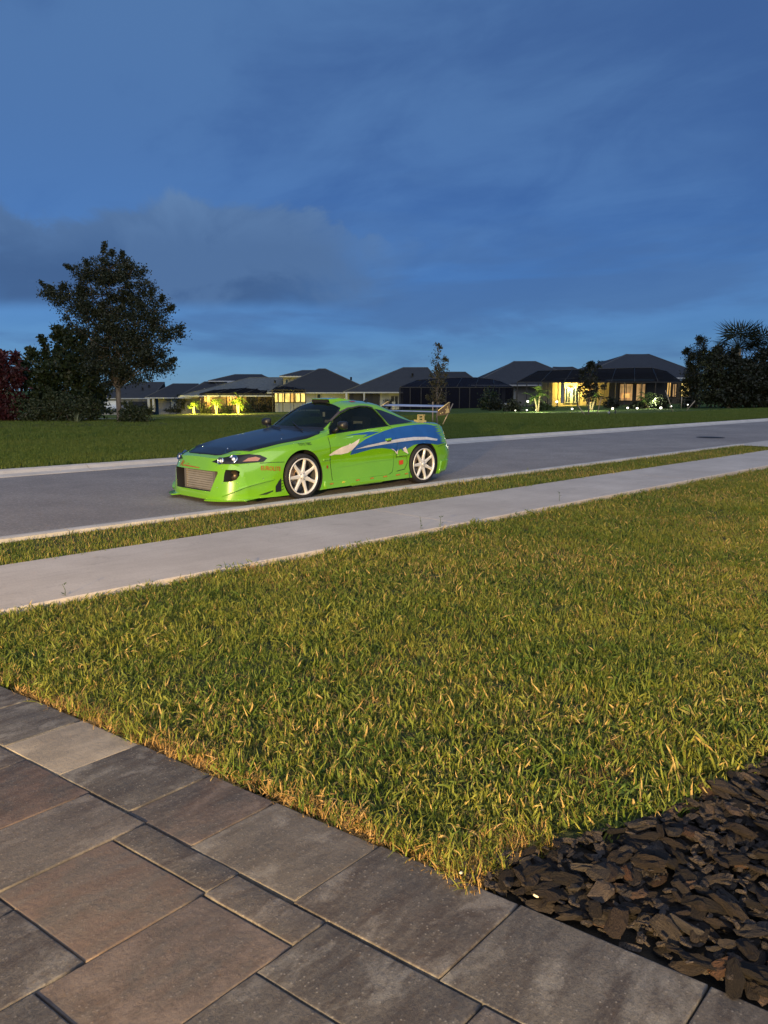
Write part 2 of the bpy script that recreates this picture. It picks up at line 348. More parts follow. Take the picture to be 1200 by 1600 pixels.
def paver(b0, b1, a0, a1, pale=0.0, warm=0.0, h=None):
    g = 0.0032; ch = 0.0028; T = 0.055
    def q(b, a): 
        p = pv(b, a); return p
    e0, e1 = (b0, b1)
    C = [q(b0 + g, a0 + g), q(b1 - g, a0 + g), q(b1 - g, a1 - g), q(b0 + g, a1 - g)]
    cen = sum(C, Vector()) / 4; z = (h if h is not None else random.uniform(-.0025, .0025)); tx, ty = random.uniform(-.004, .004), random.uniform(-.004, .004)
    vs = []; 
    # rings: bottom, upper side, chamfer, inner top ; edges slightly uneven
    def ring(ins, zz):
        out = []
        for i in range(4):
            A, B = C[i], C[(i + 1) % 4]
            for k in range(6):
                t = k / 6; p = A.lerp(B, t); d = (cen - p); d = d.normalized() * ins * (1.3 if k == 0 else 1) if ins else Vector()
                w_ = 0.0011 * mnoise.noise((p.x * 40, p.y * 40, ins * 9))
                p = p + d; out.append(Vector((p.x + w_ - cen.x, p.y + w_ - cen.y, zz + z + (p.x - cen.x) * tx + (p.y - cen.y) * ty)))
        return out
    n = 24
    for ins, zz in ((0, -T), (0, -ch), (ch * .4, -ch * .3), (ch * 1.2, 0.0), (ch * 2.6, 0.0003)): vs += ring(ins, zz)
    fs = [(r * n + k, r * n + (k + 1) % n, (r + 1) * n + (k + 1) % n, (r + 1) * n + k) for r in range(4) for k in range(n)] + [tuple(range(4 * n, 5 * n))]
    mb = MB(); mb.add(vs, fs, 0, True); me = mb.mesh('paver'); 
    at = me.attributes.new('edge', 'FLOAT', 'POINT'); at.data.foreach_set('value', [0.3] * n + [1.0] * n + [1.0] * n + [0.35] * n + [0.0] * n)
    at = me.attributes.new('pale', 'FLOAT', 'POINT'); at.data.foreach_set('value', [pale] * (5 * n)); at = me.attributes.new('warm', 'FLOAT', 'POINT'); at.data.foreach_set('value', [warm] * (5 * n))
    o = obj('paver', me, PAVM, patio, (cen.x, cen.y, 0)); return o
br = [-2.45, -2.1, -1.7, -1.27, -.847, -.424, 0, .454, .806, 1.285, 1.80, 2.337, 2.75, 3.2]
pale = {5: 1.0, 8: .22}; warm = {7: .55, 9: .1}
for i in range(len(br) - 1):
    am = (br[i] + br[i + 1]) / 2; paver(-.349 - .017 * max(0, min(am, 1.8)), edge_b(am), br[i], br[i + 1], pale.get(i, 0), warm.get(i, 0))
C2 = [(-.88, -.352, -.228, .222, 0, .8), (-.875, -.36, .222, .571, .1, .2), (-.493, -.366, .571, 1.05, 0, .1), (-.507, -.378, 1.05, 1.42, .1, .15), (-.88, -.493, .571, 1.047, .3, .85), (-1.02, -.507, 1.047, 1.42, .2, .6), (-.64, -.381, 1.42, 1.935, 0, 0), (-1.02, -.64, 1.42, 1.90, .1, 0),
      (-1.30, -.88, .689, 1.047, 0, .1), (-1.45, -1.02, 1.047, 1.50, 0, 0), (-1.30, -.88, .25, .689, 0, .2), (-.64, -.381, 1.935, 2.35, 0, .2), (-1.02, -.64, 1.90, 2.35, 0, .3), (-.88, -.352, -.68, -.228, 0, .2), (-.88, -.352, -1.13, -.68, 0, 0), (-.88, -.352, -1.58, -1.13, 0, .3), (-.88, -.352, -2.03, -1.58, 0, 0), (-.88, -.352, -2.45, -2.03, 0, 0), (-1.45, -1.02, 1.5, 1.95, 0, 0), (-1.45, -1.02, 1.95, 2.4, 0, 0)]
for q in C2: paver(*q)
for b in np.arange(-3.9, -1.6, .45):
    for k, a in enumerate(np.arange(-2.45, 3.1, .5)): paver(b, min(b + .45, -1.45), a, min(a + .5, 3.2))
for k, a in enumerate(np.arange(-2.45, .2, .45)): paver(-1.45, -.88, a, min(a + .45, .25))
paver(-1.45, -1.30, .25, 1.047)
for (b0, b1) in ((-1.45, -1.02), (-1.02, -.64), (-.64, -.381)): paver(b0, b1, 2.4 if b0 < -1.4 else 2.35, 3.2)

# ------------------------------------------------------------------ bark chips (each one a part of the bed)
n = NT('bark', 0.8, 0.35); r = n.rand(); v = n.mapping(n.objc(), (.6, 2.6, 2.6)); k = n.noise(2.2, 7, .75, v, .8); c = n.ramp(r, [(0, (0.012, 0.009, 0.007)), (.3, (0.023, 0.016, 0.012)), (.48, (0.042, 0.029, 0.021)), (.62, (0.060, 0.046, 0.037)), (.75, (0.12, 0.105, 0.094)), (.84, (0.038, 0.030, 0.026)), (.92, (0.13, 0.060, 0.032)), (1, (0.17, 0.14, 0.12))])
c = n.mix(n.rng(k, .4, .7), c, n.mix(.5, c, (0.012, 0.008, 0.006))); c = n.mix(n.rng(n.noise(22, 4, .6, v), .55, .8, 0, .5), c, (0.11, 0.095, 0.085)); n.set('Base Color', c); n.bump(k, 1.0, .15); BARK = n.m
chips = []
for s in range(14):
    rr = random.Random(s + 50); k = rr.randint(8, 12); ph = rr.random() * 6; asp = rr.uniform(.30, .56); th_ = rr.uniform(.09, .19)
    out = []
    for i in range(k):
        a = 2 * pi * i / k; rad = rr.uniform(.84, 1.08); ca, sa = math.cos(a), math.sin(a); out.append((math.copysign(abs(ca) ** .62, ca) * rad, math.copysign(abs(sa) ** .62, sa) * asp * rad))
    vs = []
    for zz, sc_ in ((-th_, .80), (th_ * .2, 1.0), (th_ * .95, .66)):
        for i, (x, y) in enumerate(out):
            vs.append(Vector((x * sc_ + rr.uniform(-.05, .05), y * sc_ + rr.uniform(-.04, .04), zz + rr.uniform(-.07, .07) + .12 * math.sin(x * 1.5 + ph))))
    vs.append(Vector((0.1, 0, th_ + rr.uniform(-.02, .10)))); fs = [(r_ * k + i, r_ * k + (i + 1) % k, (r_ + 1) * k + (i + 1) % k, (r_ + 1) * k + i) for r_ in range(2) for i in range(k)] + [tuple(range(k - 1, -1, -1))] + [(2 * k + i, 2 * k + (i + 1) % k, 3 * k) for i in range(k)]
    mb = MB(); mb.add(vs, fs); me = mb.mesh('bark_chip'); me.materials.append(BARK); fix_normals(me); chips.append(me)
cnt = 0; rest = MB()
spots = []
rr = random.Random(5)
while len(spots) < 5200:
    x, y = rr.uniform(1.6, 4.0), rr.uniform(-.7, 1.5)
    if not inpoly(x, y + .03, bed_poly) or not inpoly(x - .012, y, bed_poly): continue
    spots.append((x, y))
def depth(x, y): return x * FW.x + y * FW.y
def inview(x, y): 
    d = depth(x, y); l = x * RT.x + y * RT.y; return d > 1.2 and l / d < .60
sz = {p: rr.choice((rr.uniform(.008, .016), rr.uniform(.012, .026), rr.uniform(.016, .034), rr.uniform(.026, .048), rr.uniform(.038, .070))) for p in spots}
lev = {p: rr.uniform(-.014, .028) for p in spots}
vis = sorted([p for p in spots if inview(*p)], key=lambda p: -(sz[p] / depth(*p) + lev[p] * .25))[:295]; vs_set = set(vis)
for (x, y) in spots:
    L_ = sz[x, y]; me = rr.choice(chips); lift = lev[x, y]
    M = Matrix.Translation((x, y, lift)) @ Matrix.Rotation(rr.uniform(0, 6.28), 4, 'Z') @ Matrix.Rotation(rr.gauss(0, .17), 4, 'X') @ Matrix.Rotation(rr.gauss(0, .13), 4, 'Y') @ Matrix.Diagonal((L_, L_ * rr.uniform(.8, 1.25), L_ * rr.uniform(.8, 1.2), 1))
    if (x, y) in vs_set:
        o = obj('bark_chip', me, None, bedo); o.matrix_local = M
    else:
        rest.add([v.co for v in me.vertices], [tuple(p.vertices) for p in me.polygons], 0, False, M)
stuff(rest.build('bark_mulch', BARK, bedo))
PEB = plain('pale_pebble', (0.6, 0.58, 0.54), .5)
for (x, y, s) in ((1.81, 1.17, .011), (1.90, 1.20, .008), (1.735, 1.40, .008)):
    bm = bmesh.new(); bmesh.ops.create_icosphere(bm, subdivisions=2, radius=1)
    for v in bm.verts: v.co *= 1 + .15 * mnoise.noise(v.co * 1.7 + Vector((x * 9, 0, 0)))
    me = bpy.data.meshes.new('pebble'); bm.to_mesh(me); bm.free()
    for p in me.polygons: p.use_smooth = True
    o = obj('pebble', me, PEB, bedo, (x, y, .012)); o.scale = (s, s * .7, s * .5); o.rotation_euler.z = x * 20

# ------------------------------------------------------------------ grass
def blade_mat(name, g0, g1, dry, tip, dryamt, patch):
    n = NT(name, 0.55, 0.25); t = n.attr('tint'); h = n.attr('height'); r = n.rand(); p = n.noise(patch, 4, .6); p2 = n.noise(patch * .35, 3, .6)
    c = n.mix(t, g0, g1); c = n.mix(n.rng(n.math('ADD', n.math('MULTIPLY', p, .75), n.math('MULTIPLY', r, .25)), .42, .68, 0, .78), c, tip)
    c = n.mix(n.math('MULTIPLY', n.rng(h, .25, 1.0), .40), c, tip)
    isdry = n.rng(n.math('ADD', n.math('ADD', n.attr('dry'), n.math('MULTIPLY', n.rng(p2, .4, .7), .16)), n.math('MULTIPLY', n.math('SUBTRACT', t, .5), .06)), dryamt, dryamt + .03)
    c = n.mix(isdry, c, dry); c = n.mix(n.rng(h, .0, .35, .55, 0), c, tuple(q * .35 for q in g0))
    n.set('Base Color', c)
    tr = n.N.new('ShaderNodeBsdfTranslucent'); n.L.new(c, tr.inputs[0]); ms = n.N.new('ShaderNodeMixShader'); ms.inputs[0].default_value = .3
    n.L.new(n.b.outputs[0], ms.inputs[1]); n.L.new(tr.outputs[0], ms.inputs[2]); n.L.new(ms.outputs[0], n.N['Material Output'].inputs[0]); return n.m
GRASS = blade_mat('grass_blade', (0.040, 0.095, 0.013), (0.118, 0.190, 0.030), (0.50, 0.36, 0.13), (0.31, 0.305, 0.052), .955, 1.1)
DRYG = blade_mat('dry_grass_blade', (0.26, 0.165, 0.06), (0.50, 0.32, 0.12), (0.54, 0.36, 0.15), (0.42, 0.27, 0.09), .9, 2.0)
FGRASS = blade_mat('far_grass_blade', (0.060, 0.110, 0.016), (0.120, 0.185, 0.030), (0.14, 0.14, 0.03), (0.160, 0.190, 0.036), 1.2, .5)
def clump(seed, nb, rad, lmin, lmax, wmin, wmax, lean, mat, segs=4):
    rr = random.Random(seed); V_ = []; F_ = []; T = []; Hh = []; D = []
    for b in range(nb):
        a = rr.random() * 6.283; q = rad * math.sqrt(rr.random()); x, y = q * math.cos(a), q * math.sin(a); L_ = rr.uniform(lmin, lmax); w_ = rr.uniform(wmin, wmax)
        da = rr.random() * 6.283; le = abs(rr.gauss(lean, lean * .55)); cu = rr.uniform(.2, 1.1); tw = rr.uniform(-1, 1)
        t, dry = rr.random(), rr.random(); o = len(V_); p = Vector((x, y, -.01)); ang = le * .4; side0 = Vector((-math.sin(da), math.cos(da), 0))
        for s in range(segs + 1):
            u = s / segs; ww = w_ * (1 - u ** 2.2) * .5 if s < segs else 0.0002
            sd = (Matrix.Rotation(tw * u, 3, 'Z') @ side0)
            up = Vector((math.cos(da) * math.sin(ang), math.sin(da) * math.sin(ang), math.cos(ang)))
            fold = Vector((math.cos(da), math.sin(da), 0)) * ww * .35
            V_ += [p - sd * ww + fold, p + sd * ww + fold]; T += [t, t]; Hh += [u, u]; D += [dry, dry]
            p = p + up * (L_ / segs); ang += le * cu * .6
        F_ += [(o + 2 * s, o + 2 * s + 1, o + 2 * s + 3, o + 2 * s + 2) for s in range(segs)]
    me = bpy.data.meshes.new('grass_tuft'); me.from_pydata(V_, [], F_)
    for nm, arr in (('tint', T), ('height', Hh), ('dry', D)): at = me.attributes.new(nm, 'FLOAT', 'POINT'); at.data.foreach_set('value', arr)
    me.materials.append(mat); me.polygons.foreach_set('use_smooth', [True] * len(F_)); me.update(); return me
def tufts(cname, metas):
    c = bpy.data.collections.new(cname)
    for i, me in enumerate(metas): c.objects.link(bpy.data.objects.new('grass_tuft', me))
    return c
def scatter(name, pts, rots, scales, idx, coll, parent=None):
    me = bpy.data.meshes.new(name); me.vertices.add(len(pts)); me.vertices.foreach_set('co', np.asarray(pts, np.float32).ravel())
    a = me.attributes.new('rot', 'FLOAT_VECTOR', 'POINT'); a.data.foreach_set('vector', np.asarray(rots, np.float32).ravel())
    a = me.attributes.new('scl', 'FLOAT', 'POINT'); a.data.foreach_set('value', np.asarray(scales, np.float32)); a = me.attributes.new('idx', 'INT', 'POINT'); a.data.foreach_set('value', np.asarray(idx, np.int32)); me.update()
    o = obj(name, me, None, parent); stuff(o)
    ng = bpy.data.node_groups.new(name + '_nodes', 'GeometryNodeTree'); ng.interface.new_socket('Geometry', in_out='INPUT', socket_type='NodeSocketGeometry'); ng.interface.new_socket('Geometry', in_out='OUTPUT', socket_type='NodeSocketGeometry')
    N = ng.nodes; L = ng.links; gi = N.new('NodeGroupInput'); go = N.new('NodeGroupOutput'); ip = N.new('GeometryNodeInstanceOnPoints'); ci = N.new('GeometryNodeCollectionInfo'); ci.inputs['Collection'].default_value = coll; ci.inputs['Separate Children'].default_value = True; ci.inputs['Reset Children'].default_value = True
    def na(n_, ty):
        q = N.new('GeometryNodeInputNamedAttribute'); q.data_type = ty; q.inputs[0].default_value = n_; return q.outputs[0]
    L.new(gi.outputs[0], ip.inputs['Points']); L.new(ci.outputs[0], ip.inputs['Instance']); ip.inputs['Pick Instance'].default_value = True
    L.new(na('idx', 'INT'), ip.inputs['Instance Index']); L.new(na('scl', 'FLOAT'), ip.inputs['Scale'])
    er = N.new('FunctionNodeEulerToRotation'); L.new(na('rot', 'FLOAT_VECTOR'), er.inputs[0]); L.new(er.outputs[0], ip.inputs['Rotation']); L.new(ip.outputs[0], go.inputs[0])
    md = o.modifiers.new('grass', 'NODES'); md.node_group = ng; return o
TURFC = tufts('turf tufts', [clump(i, 34, .08, .026, .072, .0045, .0092, 1.15, GRASS) for i in range(10)] + [clump(20 + i, 14, .06, .03, .075, .0025, .005, 1.1, DRYG) for i in range(3)])
FARC = tufts('far tufts', [clump(40 + i, 26, .13, .06, .13, .008, .014, .55, FGRASS, 3) for i in range(6)])
DRYC = tufts('dry tufts', [clump(60 + i, 26, .045, .02, .055, .002, .0045, 1.5, DRYG) for i in range(4)] + [clump(70 + i, 14, .04, .04, .09, .003, .006, .9, GRASS) for i in range(2)])
def sample(n_, x0, x1, y0, y1): return np.stack([rng.uniform(x0, x1, n_), rng.uniform(y0, y1, n_)], 1)
pts = []; scl = []
for (x0, x1, dens, s) in ((0.9, 4.5, 640, 1.0), (4.5, 9, 500, 1.05), (9, 16, 300, 1.2), (16, 32, 130, 1.5)):
    P_ = sample(int((x1 - x0) * 5.6 * dens), x0, x1, 0.2, 5.8)
    for x, y in P_:
        if not inpoly(x, y - yoff(x), lawn_poly): continue
        h = 1 + .35 * mnoise.noise((x * 1.3, y * 1.3, 0)) + .18 * mnoise.noise((x * 4, y * 4, 2))
        if x < 4: h *= 1 + .22 * max(0, 1 - max(0, y - 1.15) / .8)
        pts.append((x, y, -.015)); scl.append(s * h * rng.uniform(.6, 1.12))
k = len(pts); rots = np.stack([rng.normal(0, .32, k), rng.normal(0, .32, k), rng.uniform(0, 6.28, k)], 1); idx = rng.integers(0, 10, k); dm = rng.random(k); 
pn = np.array([mnoise.noise((p[0] * .9, p[1] * .9, 7)) for p in pts]); dry = dm < np.clip(.045 + .22 * pn, .01, .28); idx = np.where(dry, rng.integers(10, 13, k), idx)
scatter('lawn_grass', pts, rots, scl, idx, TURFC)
pts = []; scl = []
for (x0, x1, dens, s) in ((-6, 9, 420, 1.05), (9, 21.2, 240, 1.3)):
    P_ = sample(int((x1 - x0) * 1.12 * dens), x0, x1, 6.86, 7.99)
    for x, y in P_: pts.append((x, y + yoff(x), -.005)); scl.append(s * rng.uniform(.7, 1.15) * (1 + .2 * mnoise.noise((x * 1.5, y * 1.5, 4))))
k = len(pts); rots = np.stack([rng.normal(0, .15, k), rng.normal(0, .15, k), rng.uniform(0, 6.28, k)], 1); scatter('verge_grass', pts, rots, scl, np.where(rng.random(k) < .06, rng.integers(10, 13, k), rng.integers(0, 10, k)), TURFC)
pts = []; scl = []
for (x0, x1, y0, y1, dens, s) in ((-10, 25, 14.6, 22, 130, .72), (-10, 45, 22, 36, 48, 1.05), (25, 80, 14.0, 24, 50, 1.0)):
    P_ = sample(int((x1 - x0) * (y1 - y0) * dens), x0, x1, y0, y1)
    for x, y in P_:
        y2 = y + foff(x); 
        if y2 < 14.6 + foff(x) + .02: continue
        pts.append((x, y2, zfar(x, y2) + .01)); scl.append(s * rng.uniform(.7, 1.15))
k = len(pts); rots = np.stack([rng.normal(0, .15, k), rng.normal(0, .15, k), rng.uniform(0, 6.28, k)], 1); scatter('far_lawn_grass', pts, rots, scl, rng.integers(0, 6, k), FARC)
pts = []; 
for i in range(900):
    a = rng.uniform(-2.4, 1.62); b = edge_b(a) + abs(rng.normal(.035, .03)) + .026; p = pv(b, a); 
    if mnoise.noise((a * 2.2, 3, 0)) + rng.normal(0, .25) > -.25: pts.append((p.x, p.y, -.012))
for i in range(130): pts.append((rng.uniform(1.70, 2.1), rng.normal(1.40, .045), -.012))
for i in range(60): pts.append((rng.uniform(2.1, 3.2), rng.normal(1.42, .05), -.012))
k = len(pts); rots = np.stack([rng.normal(0, .3, k), rng.normal(0, .3, k), rng.uniform(0, 6.28, k)], 1); scatter('dry_edge_grass', pts, rots, rng.uniform(.9, 1.5, k), np.where(rng.random(k) < .85, rng.integers(0, 4, k), rng.integers(4, 6, k)), DRYC)

# pale path behind the oak
m = MB(); vs = []
for i in range(24):
    l = -27 + 15.6 * i / 23
    for d in (36.5 + (.0 if i < 23 else 1), 39, 42, 45 - (0 if i < 23 else 2)):
        p = V(l * (d / 40) , d); vs.append(Vector((p.x, p.y, zfar(p.x, p.y) + .075)))
m.add(vs, [(i * 4 + k, (i + 1) * 4 + k, (i + 1) * 4 + k + 1, i * 4 + k + 1) for i in range(23) for k in range(3)]); o = m.build('distant_path', CONC); fix_normals(o.data); struct(o)
# ------------------------------------------------------------------ houses beyond the street
n = NT('shingles', .9, .2); v = n.objc(); wv = n.N.new('ShaderNodeTexWave'); n.L.new(v, wv.inputs[0]); wv.bands_direction = 'Z'; wv.inputs['Scale'].default_value = 2.6; wv.inputs['Distortion'].default_value = .6
r = n.rand(); c = n.mix(r, (0.028, 0.033, 0.042), (0.046, 0.052, 0.062)); c = n.mix(n.rng(wv.outputs['Fac'], .0, .5, .55, 0), c, (0.018, 0.020, 0.026)); c = n.mix(n.rng(n.noise(1.5, 5), .4, .7, 0, .4), c, (0.024, 0.027, 0.034)); n.set('Base Color', c); n.bump(wv.outputs['Fac'], .5, .03); ROOF = n.m
PROOF = plain('pale_shingles', (0.085, 0.10, 0.11), .85, var=.2, scale=3); TRIM = plain('white_trim', (0.36, 0.38, 0.40), .6); RIDGE = plain('ridge_tile', (0.06, 0.068, 0.078), .8)
WALLM = plain('grey_render', (0.24, 0.24, 0.235), .85, var=.1, scale=.8); PWALL = plain('pale_render', (0.42, 0.45, 0.46), .85, var=.1, scale=.8); CREAM = plain('cream_render', (0.55, 0.46, 0.27), .85, var=.08, scale=.8); DOORW = plain('white_garage_door', (0.80, 0.82, 0.85), .5)
DARKO = plain('dark_opening', (0.012, 0.014, 0.018), .5); WGL = plain('window_glass', (0.02, 0.03, 0.045), .08, spec=.7); ALUB = plain('bronze_cage_frame', (0.005, 0.005, 0.005), .5)
LITW = emit('amber_glow', (1.0, 0.58, 0.16), .95); LITY = emit('yellow_glow', (1.0, 0.72, 0.20), 1.5); LITD = emit('dim_amber_glow', (1.0, 0.58, 0.22), .42); BULB = emit('bulb', (1.0, .88, .55), 14.0)  # glow of lit window panes, also put on walls and a worktop as lamplight
def screen(name, col, op):
    n = NT(name, .8, .1); n.set('Base Color', n.mix(n.noise(4, 3), tuple(q * .8 for q in col), col)); t = n.N.new('ShaderNodeBsdfTransparent'); m = n.N.new('ShaderNodeMixShader'); m.inputs[0].default_value = op; n.L.new(t.outputs[0], m.inputs[1]); n.L.new(n.b.outputs[0], m.inputs[2]); n.L.new(m.outputs[0], n.N['Material Output'].inputs[0]); return n.m
SCR = screen('insect_screen', (0.010, 0.010, 0.011), .62); SCRN = screen('navy_screen', (0.004, 0.005, 0.012), .90); SCRT = screen('screen_roof', (0.006, 0.0055, 0.006), .93)
class House:
    def __init__(s, name, label, D, u0, vb, cat='house', turn=0.0):
        s.D = D; s.k = D / 1215.0; s.u0 = u0; s.zb = s.z(vb); p = V((u0 - 600) * s.k, D, s.zb)
        s.o = thing(name, label, cat, p, YAW - pi / 2 + turn)
    def x(s, u): return (u - s.u0) * s.k
    def z(s, v): return CAM_H - (v - 608) * s.k
    def h(s, v): return s.z(v) - s.zb
    def part(s, name, mat, f, parent=None): m = MB(); f(m); return m.build(name, mat, parent or s.o)
    def wall(s, u0, u1, v0, v1=None, y0=0, y1=9, mat=WALLM, name='wall'):
        return s.part(name, mat, lambda m: m.span((s.x(u0), y0, s.h(v1) if v1 else -1.0), (s.x(u1), y1, s.h(v0))))
    def roof(s, u0, u1, ve, vr, r0, r1, y0=-.5, y1=10, mat=ROOF, ys=None):
        ze, zr = s.h(ve), s.h(vr); ym = (y0 + y1) / 2 if ys is None else ys; a, b, c, d = s.x(u0), s.x(u1), s.x(r0), s.x(r1)
        V_ = [Vector(q) for q in ((a, y0, ze), (b, y0, ze), (b, y1, ze), (a, y1, ze), (c, ym, zr), (d, ym, zr))]
        o = s.part('roof', mat, lambda m: m.add(V_, [(0, 1, 5, 4), (1, 2, 5), (2, 3, 4, 5), (3, 0, 4), (3, 2, 1, 0)])); fix_normals(o.data)
        t = .17
        s.part('fascia', TRIM, lambda m: (m.span((a, y0 - .02, ze - t), (b, y0 + .05, ze + .02)), m.span((a - .02, y0 + .05, ze - t), (a + .05, y1, ze + .02)), m.span((b - .05, y0 + .05, ze - t), (b + .02, y1, ze + .02))), o)
        s.part('ridge_cap', RIDGE, lambda m: (m.tube([V_[0], V_[4], V_[5], V_[1]], .09, 5)), o); return o
    def win(s, u0, u1, v0, v1, y=0, mat=WGL, mull=1, frame=TRIM):
        a, b, lo, hi = s.x(u0), s.x(u1), s.h(v1), s.h(v0); t = .09
        fr = s.part('window', frame, lambda m: (m.span((a - t, y - .10, lo - t), (b + t, y + .02, lo)), m.span((a - t, y - .10, hi), (b + t, y + .02, hi + t)), m.span((a - t, y - .10, lo), (a, y + .02, hi)), m.span((b, y - .10, lo), (b + t, y + .02, hi)), *[m.span((a + (b - a) * q / (mull + 1) - .04, y - .08, lo), (a + (b - a) * q / (mull + 1) + .04, y + .01, hi)) for q in range(1, mull + 1)]))
        for q in range(mull + 1): s.part('pane', mat, lambda m: m.span((a + (b - a) * q / (mull + 1) + .041, y - .045, lo + .002), (a + (b - a) * (q + 1) / (mull + 1) - .041, y - .03, hi - .002)), fr)
        return fr
    def slab(s, name, mat, u0, u1, v0, v1, y=-.06, t=.08): return s.part(name, mat, lambda m: m.span((s.x(u0), y - t, s.h(v1)), (s.x(u1), y, s.h(v0))))
    def pillar(s, u0, u1, v0, v1, y=-.3): return s.slab('pillar', TRIM, u0, u1, v0, v1, y, .35)
    def vent(s, u, v, y): s.part('roof_vent', DARKO, lambda m: m.lathe([(.16, -.2), (.16, .28), (.22, .30), (0, .36)], 8, M=Matrix.Translation((s.x(u), y, s.h(v)))))
def cage(h, us, veave, vbot, top, depth, scr, rail=None, rscr=SCRT, y0=0.0):
    """screen enclosure: posts at us, wall panels, then a mansard top. top: outline (u, v, y) of the upper edge"""
    ze, zb = h.h(veave), -.8; root = h.o
    for u in us: h.part('cage_post', ALUB, lambda m: m.span((h.x(u) - .055, y0 - .055, zb), (h.x(u) + .055, y0 + .055, ze)))
    h.part('cage_rail', ALUB, lambda m: (m.span((h.x(us[0]) - .05, y0 - .05, ze), (h.x(us[-1]) + .05, y0 + .05, ze + .12)), *( [m.span((h.x(us[0]), y0 - .04, h.h(rail) - .04), (h.x(us[-1]), y0 + .04, h.h(rail) + .04))] if rail else [])))
    for a, b in zip(us[:-1], us[1:]): h.part('screen_panel', scr, lambda m: m.add([Vector((h.x(a) + .06, y0 + .01, zb)), Vector((h.x(b) - .06, y0 + .01, zb)), Vector((h.x(b) - .06, y0 + .01, ze)), Vector((h.x(a) + .06, y0 + .01, ze))], [(0, 1, 2, 3)]))
    T = [Vector((h.x(u), y, h.h(v))) for (u, v, y) in top]; n_ = len(T); B = [Vector((h.x(us[0]) + (h.x(us[-1]) - h.x(us[0])) * i / (n_ - 1), y0, ze + .12)) for i in range(n_)]
    h.part('screen_roof', rscr, lambda m: m.add(B + T, [(i, i + 1, n_ + i + 1, n_ + i) for i in range(n_ - 1)]))
    h.part('cage_beam', ALUB, lambda m: (m.tube(T, .07, 5), *[m.tube([B[i], T[i]], .06, 5) for i in range(n_)]))
    for u in (us[0], us[-1]):
        h.part('screen_panel', scr, lambda m: m.add([Vector((h.x(u), y0 + .06, zb)), Vector((h.x(u), y0 + depth, zb)), Vector((h.x(u), y0 + depth, ze)), Vector((h.x(u), y0 + .06, ze))], [(0, 1, 2, 3)]))

# far left bungalow with the pale garage door
h = House('house', 'grey bungalow with a pale garage door behind the oak trunk', 150, 205, 641)
h.wall(150, 231, 622, None, 0, 10); h.roof(138, 236, 622, 597, 196, 246, -.6, 11); h.slab('garage_door_or_opening', DOORW, 158, 180.5, 626, 641); h.slab('garage_door_or_opening', DARKO, 206, 230, 627, 641); h.win(195, 203, 628.5, 637.5, 0, WGL, 1); h.win(187.2, 190.6, 629, 634, 0, WGL, 0); h.slab('pale_panel', PWALL, 181, 186, 624.5, 641); h.pillar(155.5, 158, 624.5, 641); h.vent(226, 604, 3); h.vent(218, 608, 2)  # the dark slab stands for the shade inside an opening
h = House('house', 'grey bungalow with white entrance pillars left of the three lit palms', 146, 262, 642)
h.wall(243, 300, 621, None, 1.5, 10); h.roof(227, 318, 621, 599.5, 259, 300, -.6, 11); h.pillar(231, 234.5, 623, 643); h.pillar(238.5, 241.5, 623, 643); h.slab('porch_wall', WALLM, 234.5, 238.5, 623.5, 643, 1.4); h.slab('dark_opening_slab', DARKO, 261.5, 263, 624, 642, 1.4); h.slab('pale_panel', PWALL, 263.2, 273, 624, 642, 1.3); h.win(268, 270.5, 631, 638, 1.2, WGL, 0); h.vent(305, 604, 3)  # thin dark slab paints the shade of the recess
# two storey house with lit patio
h = House('house', 'two storey house with a dark screened patio behind the three lit palms', 132, 375, 646)
h.wall(312, 440, 607, None, 3, 13, CREAM); h.wall(286, 312, 612, None, 6, 12, WALLM); h.wall(318, 408, 594, 606, 9, 15, WALLM, 'upper_wall'); h.roof(309, 417, 594.5, 583.5, 347, 392, 8, 16); h.roof(268, 352, 620, 596, 301, 316, 4, 14); h.roof(281, 452, 618, 589.5, 381, 436, -.2, 12, PROOF); h.slab('upper_trim', TRIM, 341, 362, 594.8, 600, 7.9); h.win(336, 339.5, 597.5, 601, 8.95, WGL, 0); h.vent(426, 597, 3)
h.win(349, 357, 614, 634, 2.95, LITD, 1, ALUB); h.win(362, 372, 614, 634, 2.95, LITD, 1, ALUB); h.slab('dark_opening_slab', DARKO, 380, 391, 613, 640, 2.9); h.slab('glowing_wall', LITD, 314, 322, 620, 642, 2.9)  # wall slab glows by itself in place of patio lamplight falling on it
cage(h, [312, 322, 340, 358, 374, 391, 402, 414, 427], 616, 646, [(346, 605, 3), (366, 604.2, 3), (386, 603.7, 3), (406, 604, 3), (424, 605, 3), (440, 607, 3)], 3, SCR)
point('patio_light', h.o.matrix_world @ Vector((0, 0, 0)) if False else (U(322, 622, 134)), 220, (1.0, .62, .22), .1); point('patio_light', U(362, 622, 133.7), 260, (1.0, .62, .22), .1)
h = House('house', 'dark hip roofed house with bright yellow patio doors above the car windscreen', 126, 500, 640)
h.wall(428, 560, 612.5, None, 1, 12, PWALL); h.wall(434, 486, 586.5, 612, 7, 13, WALLM, 'upper_wall'); h.roof(429.5, 500, 587, 577, 463, 486, 6, 14); h.roof(418, 588, 613, 575.3, 493, 504, -.6, 14); h.slab('upper_trim', TRIM, 431, 478, 586.9, 588.8, 5.9); h.win(438, 442, 592, 599, 6.95, WGL, 0); h.vent(547, 592, 4); h.win(495, 500, 616, 622, .95, WGL, 0)
for a, b in ((428, 432.5), (434, 442.5), (444, 452), (453, 459), (460.5, 467.5), (469, 476)): h.win(a, b, 611.5, 628, .9, LITY if b != 459 else LITW, 0, ALUB)
cage(h, [427, 443, 460, 478], 610, 640, [(432, 603, 2), (445, 602, 2), (458, 603, 2), (470, 606, 2)], 1.0, screen('thin_screen', (.012, .012, .012), .22), None, SCRT, -1.2)
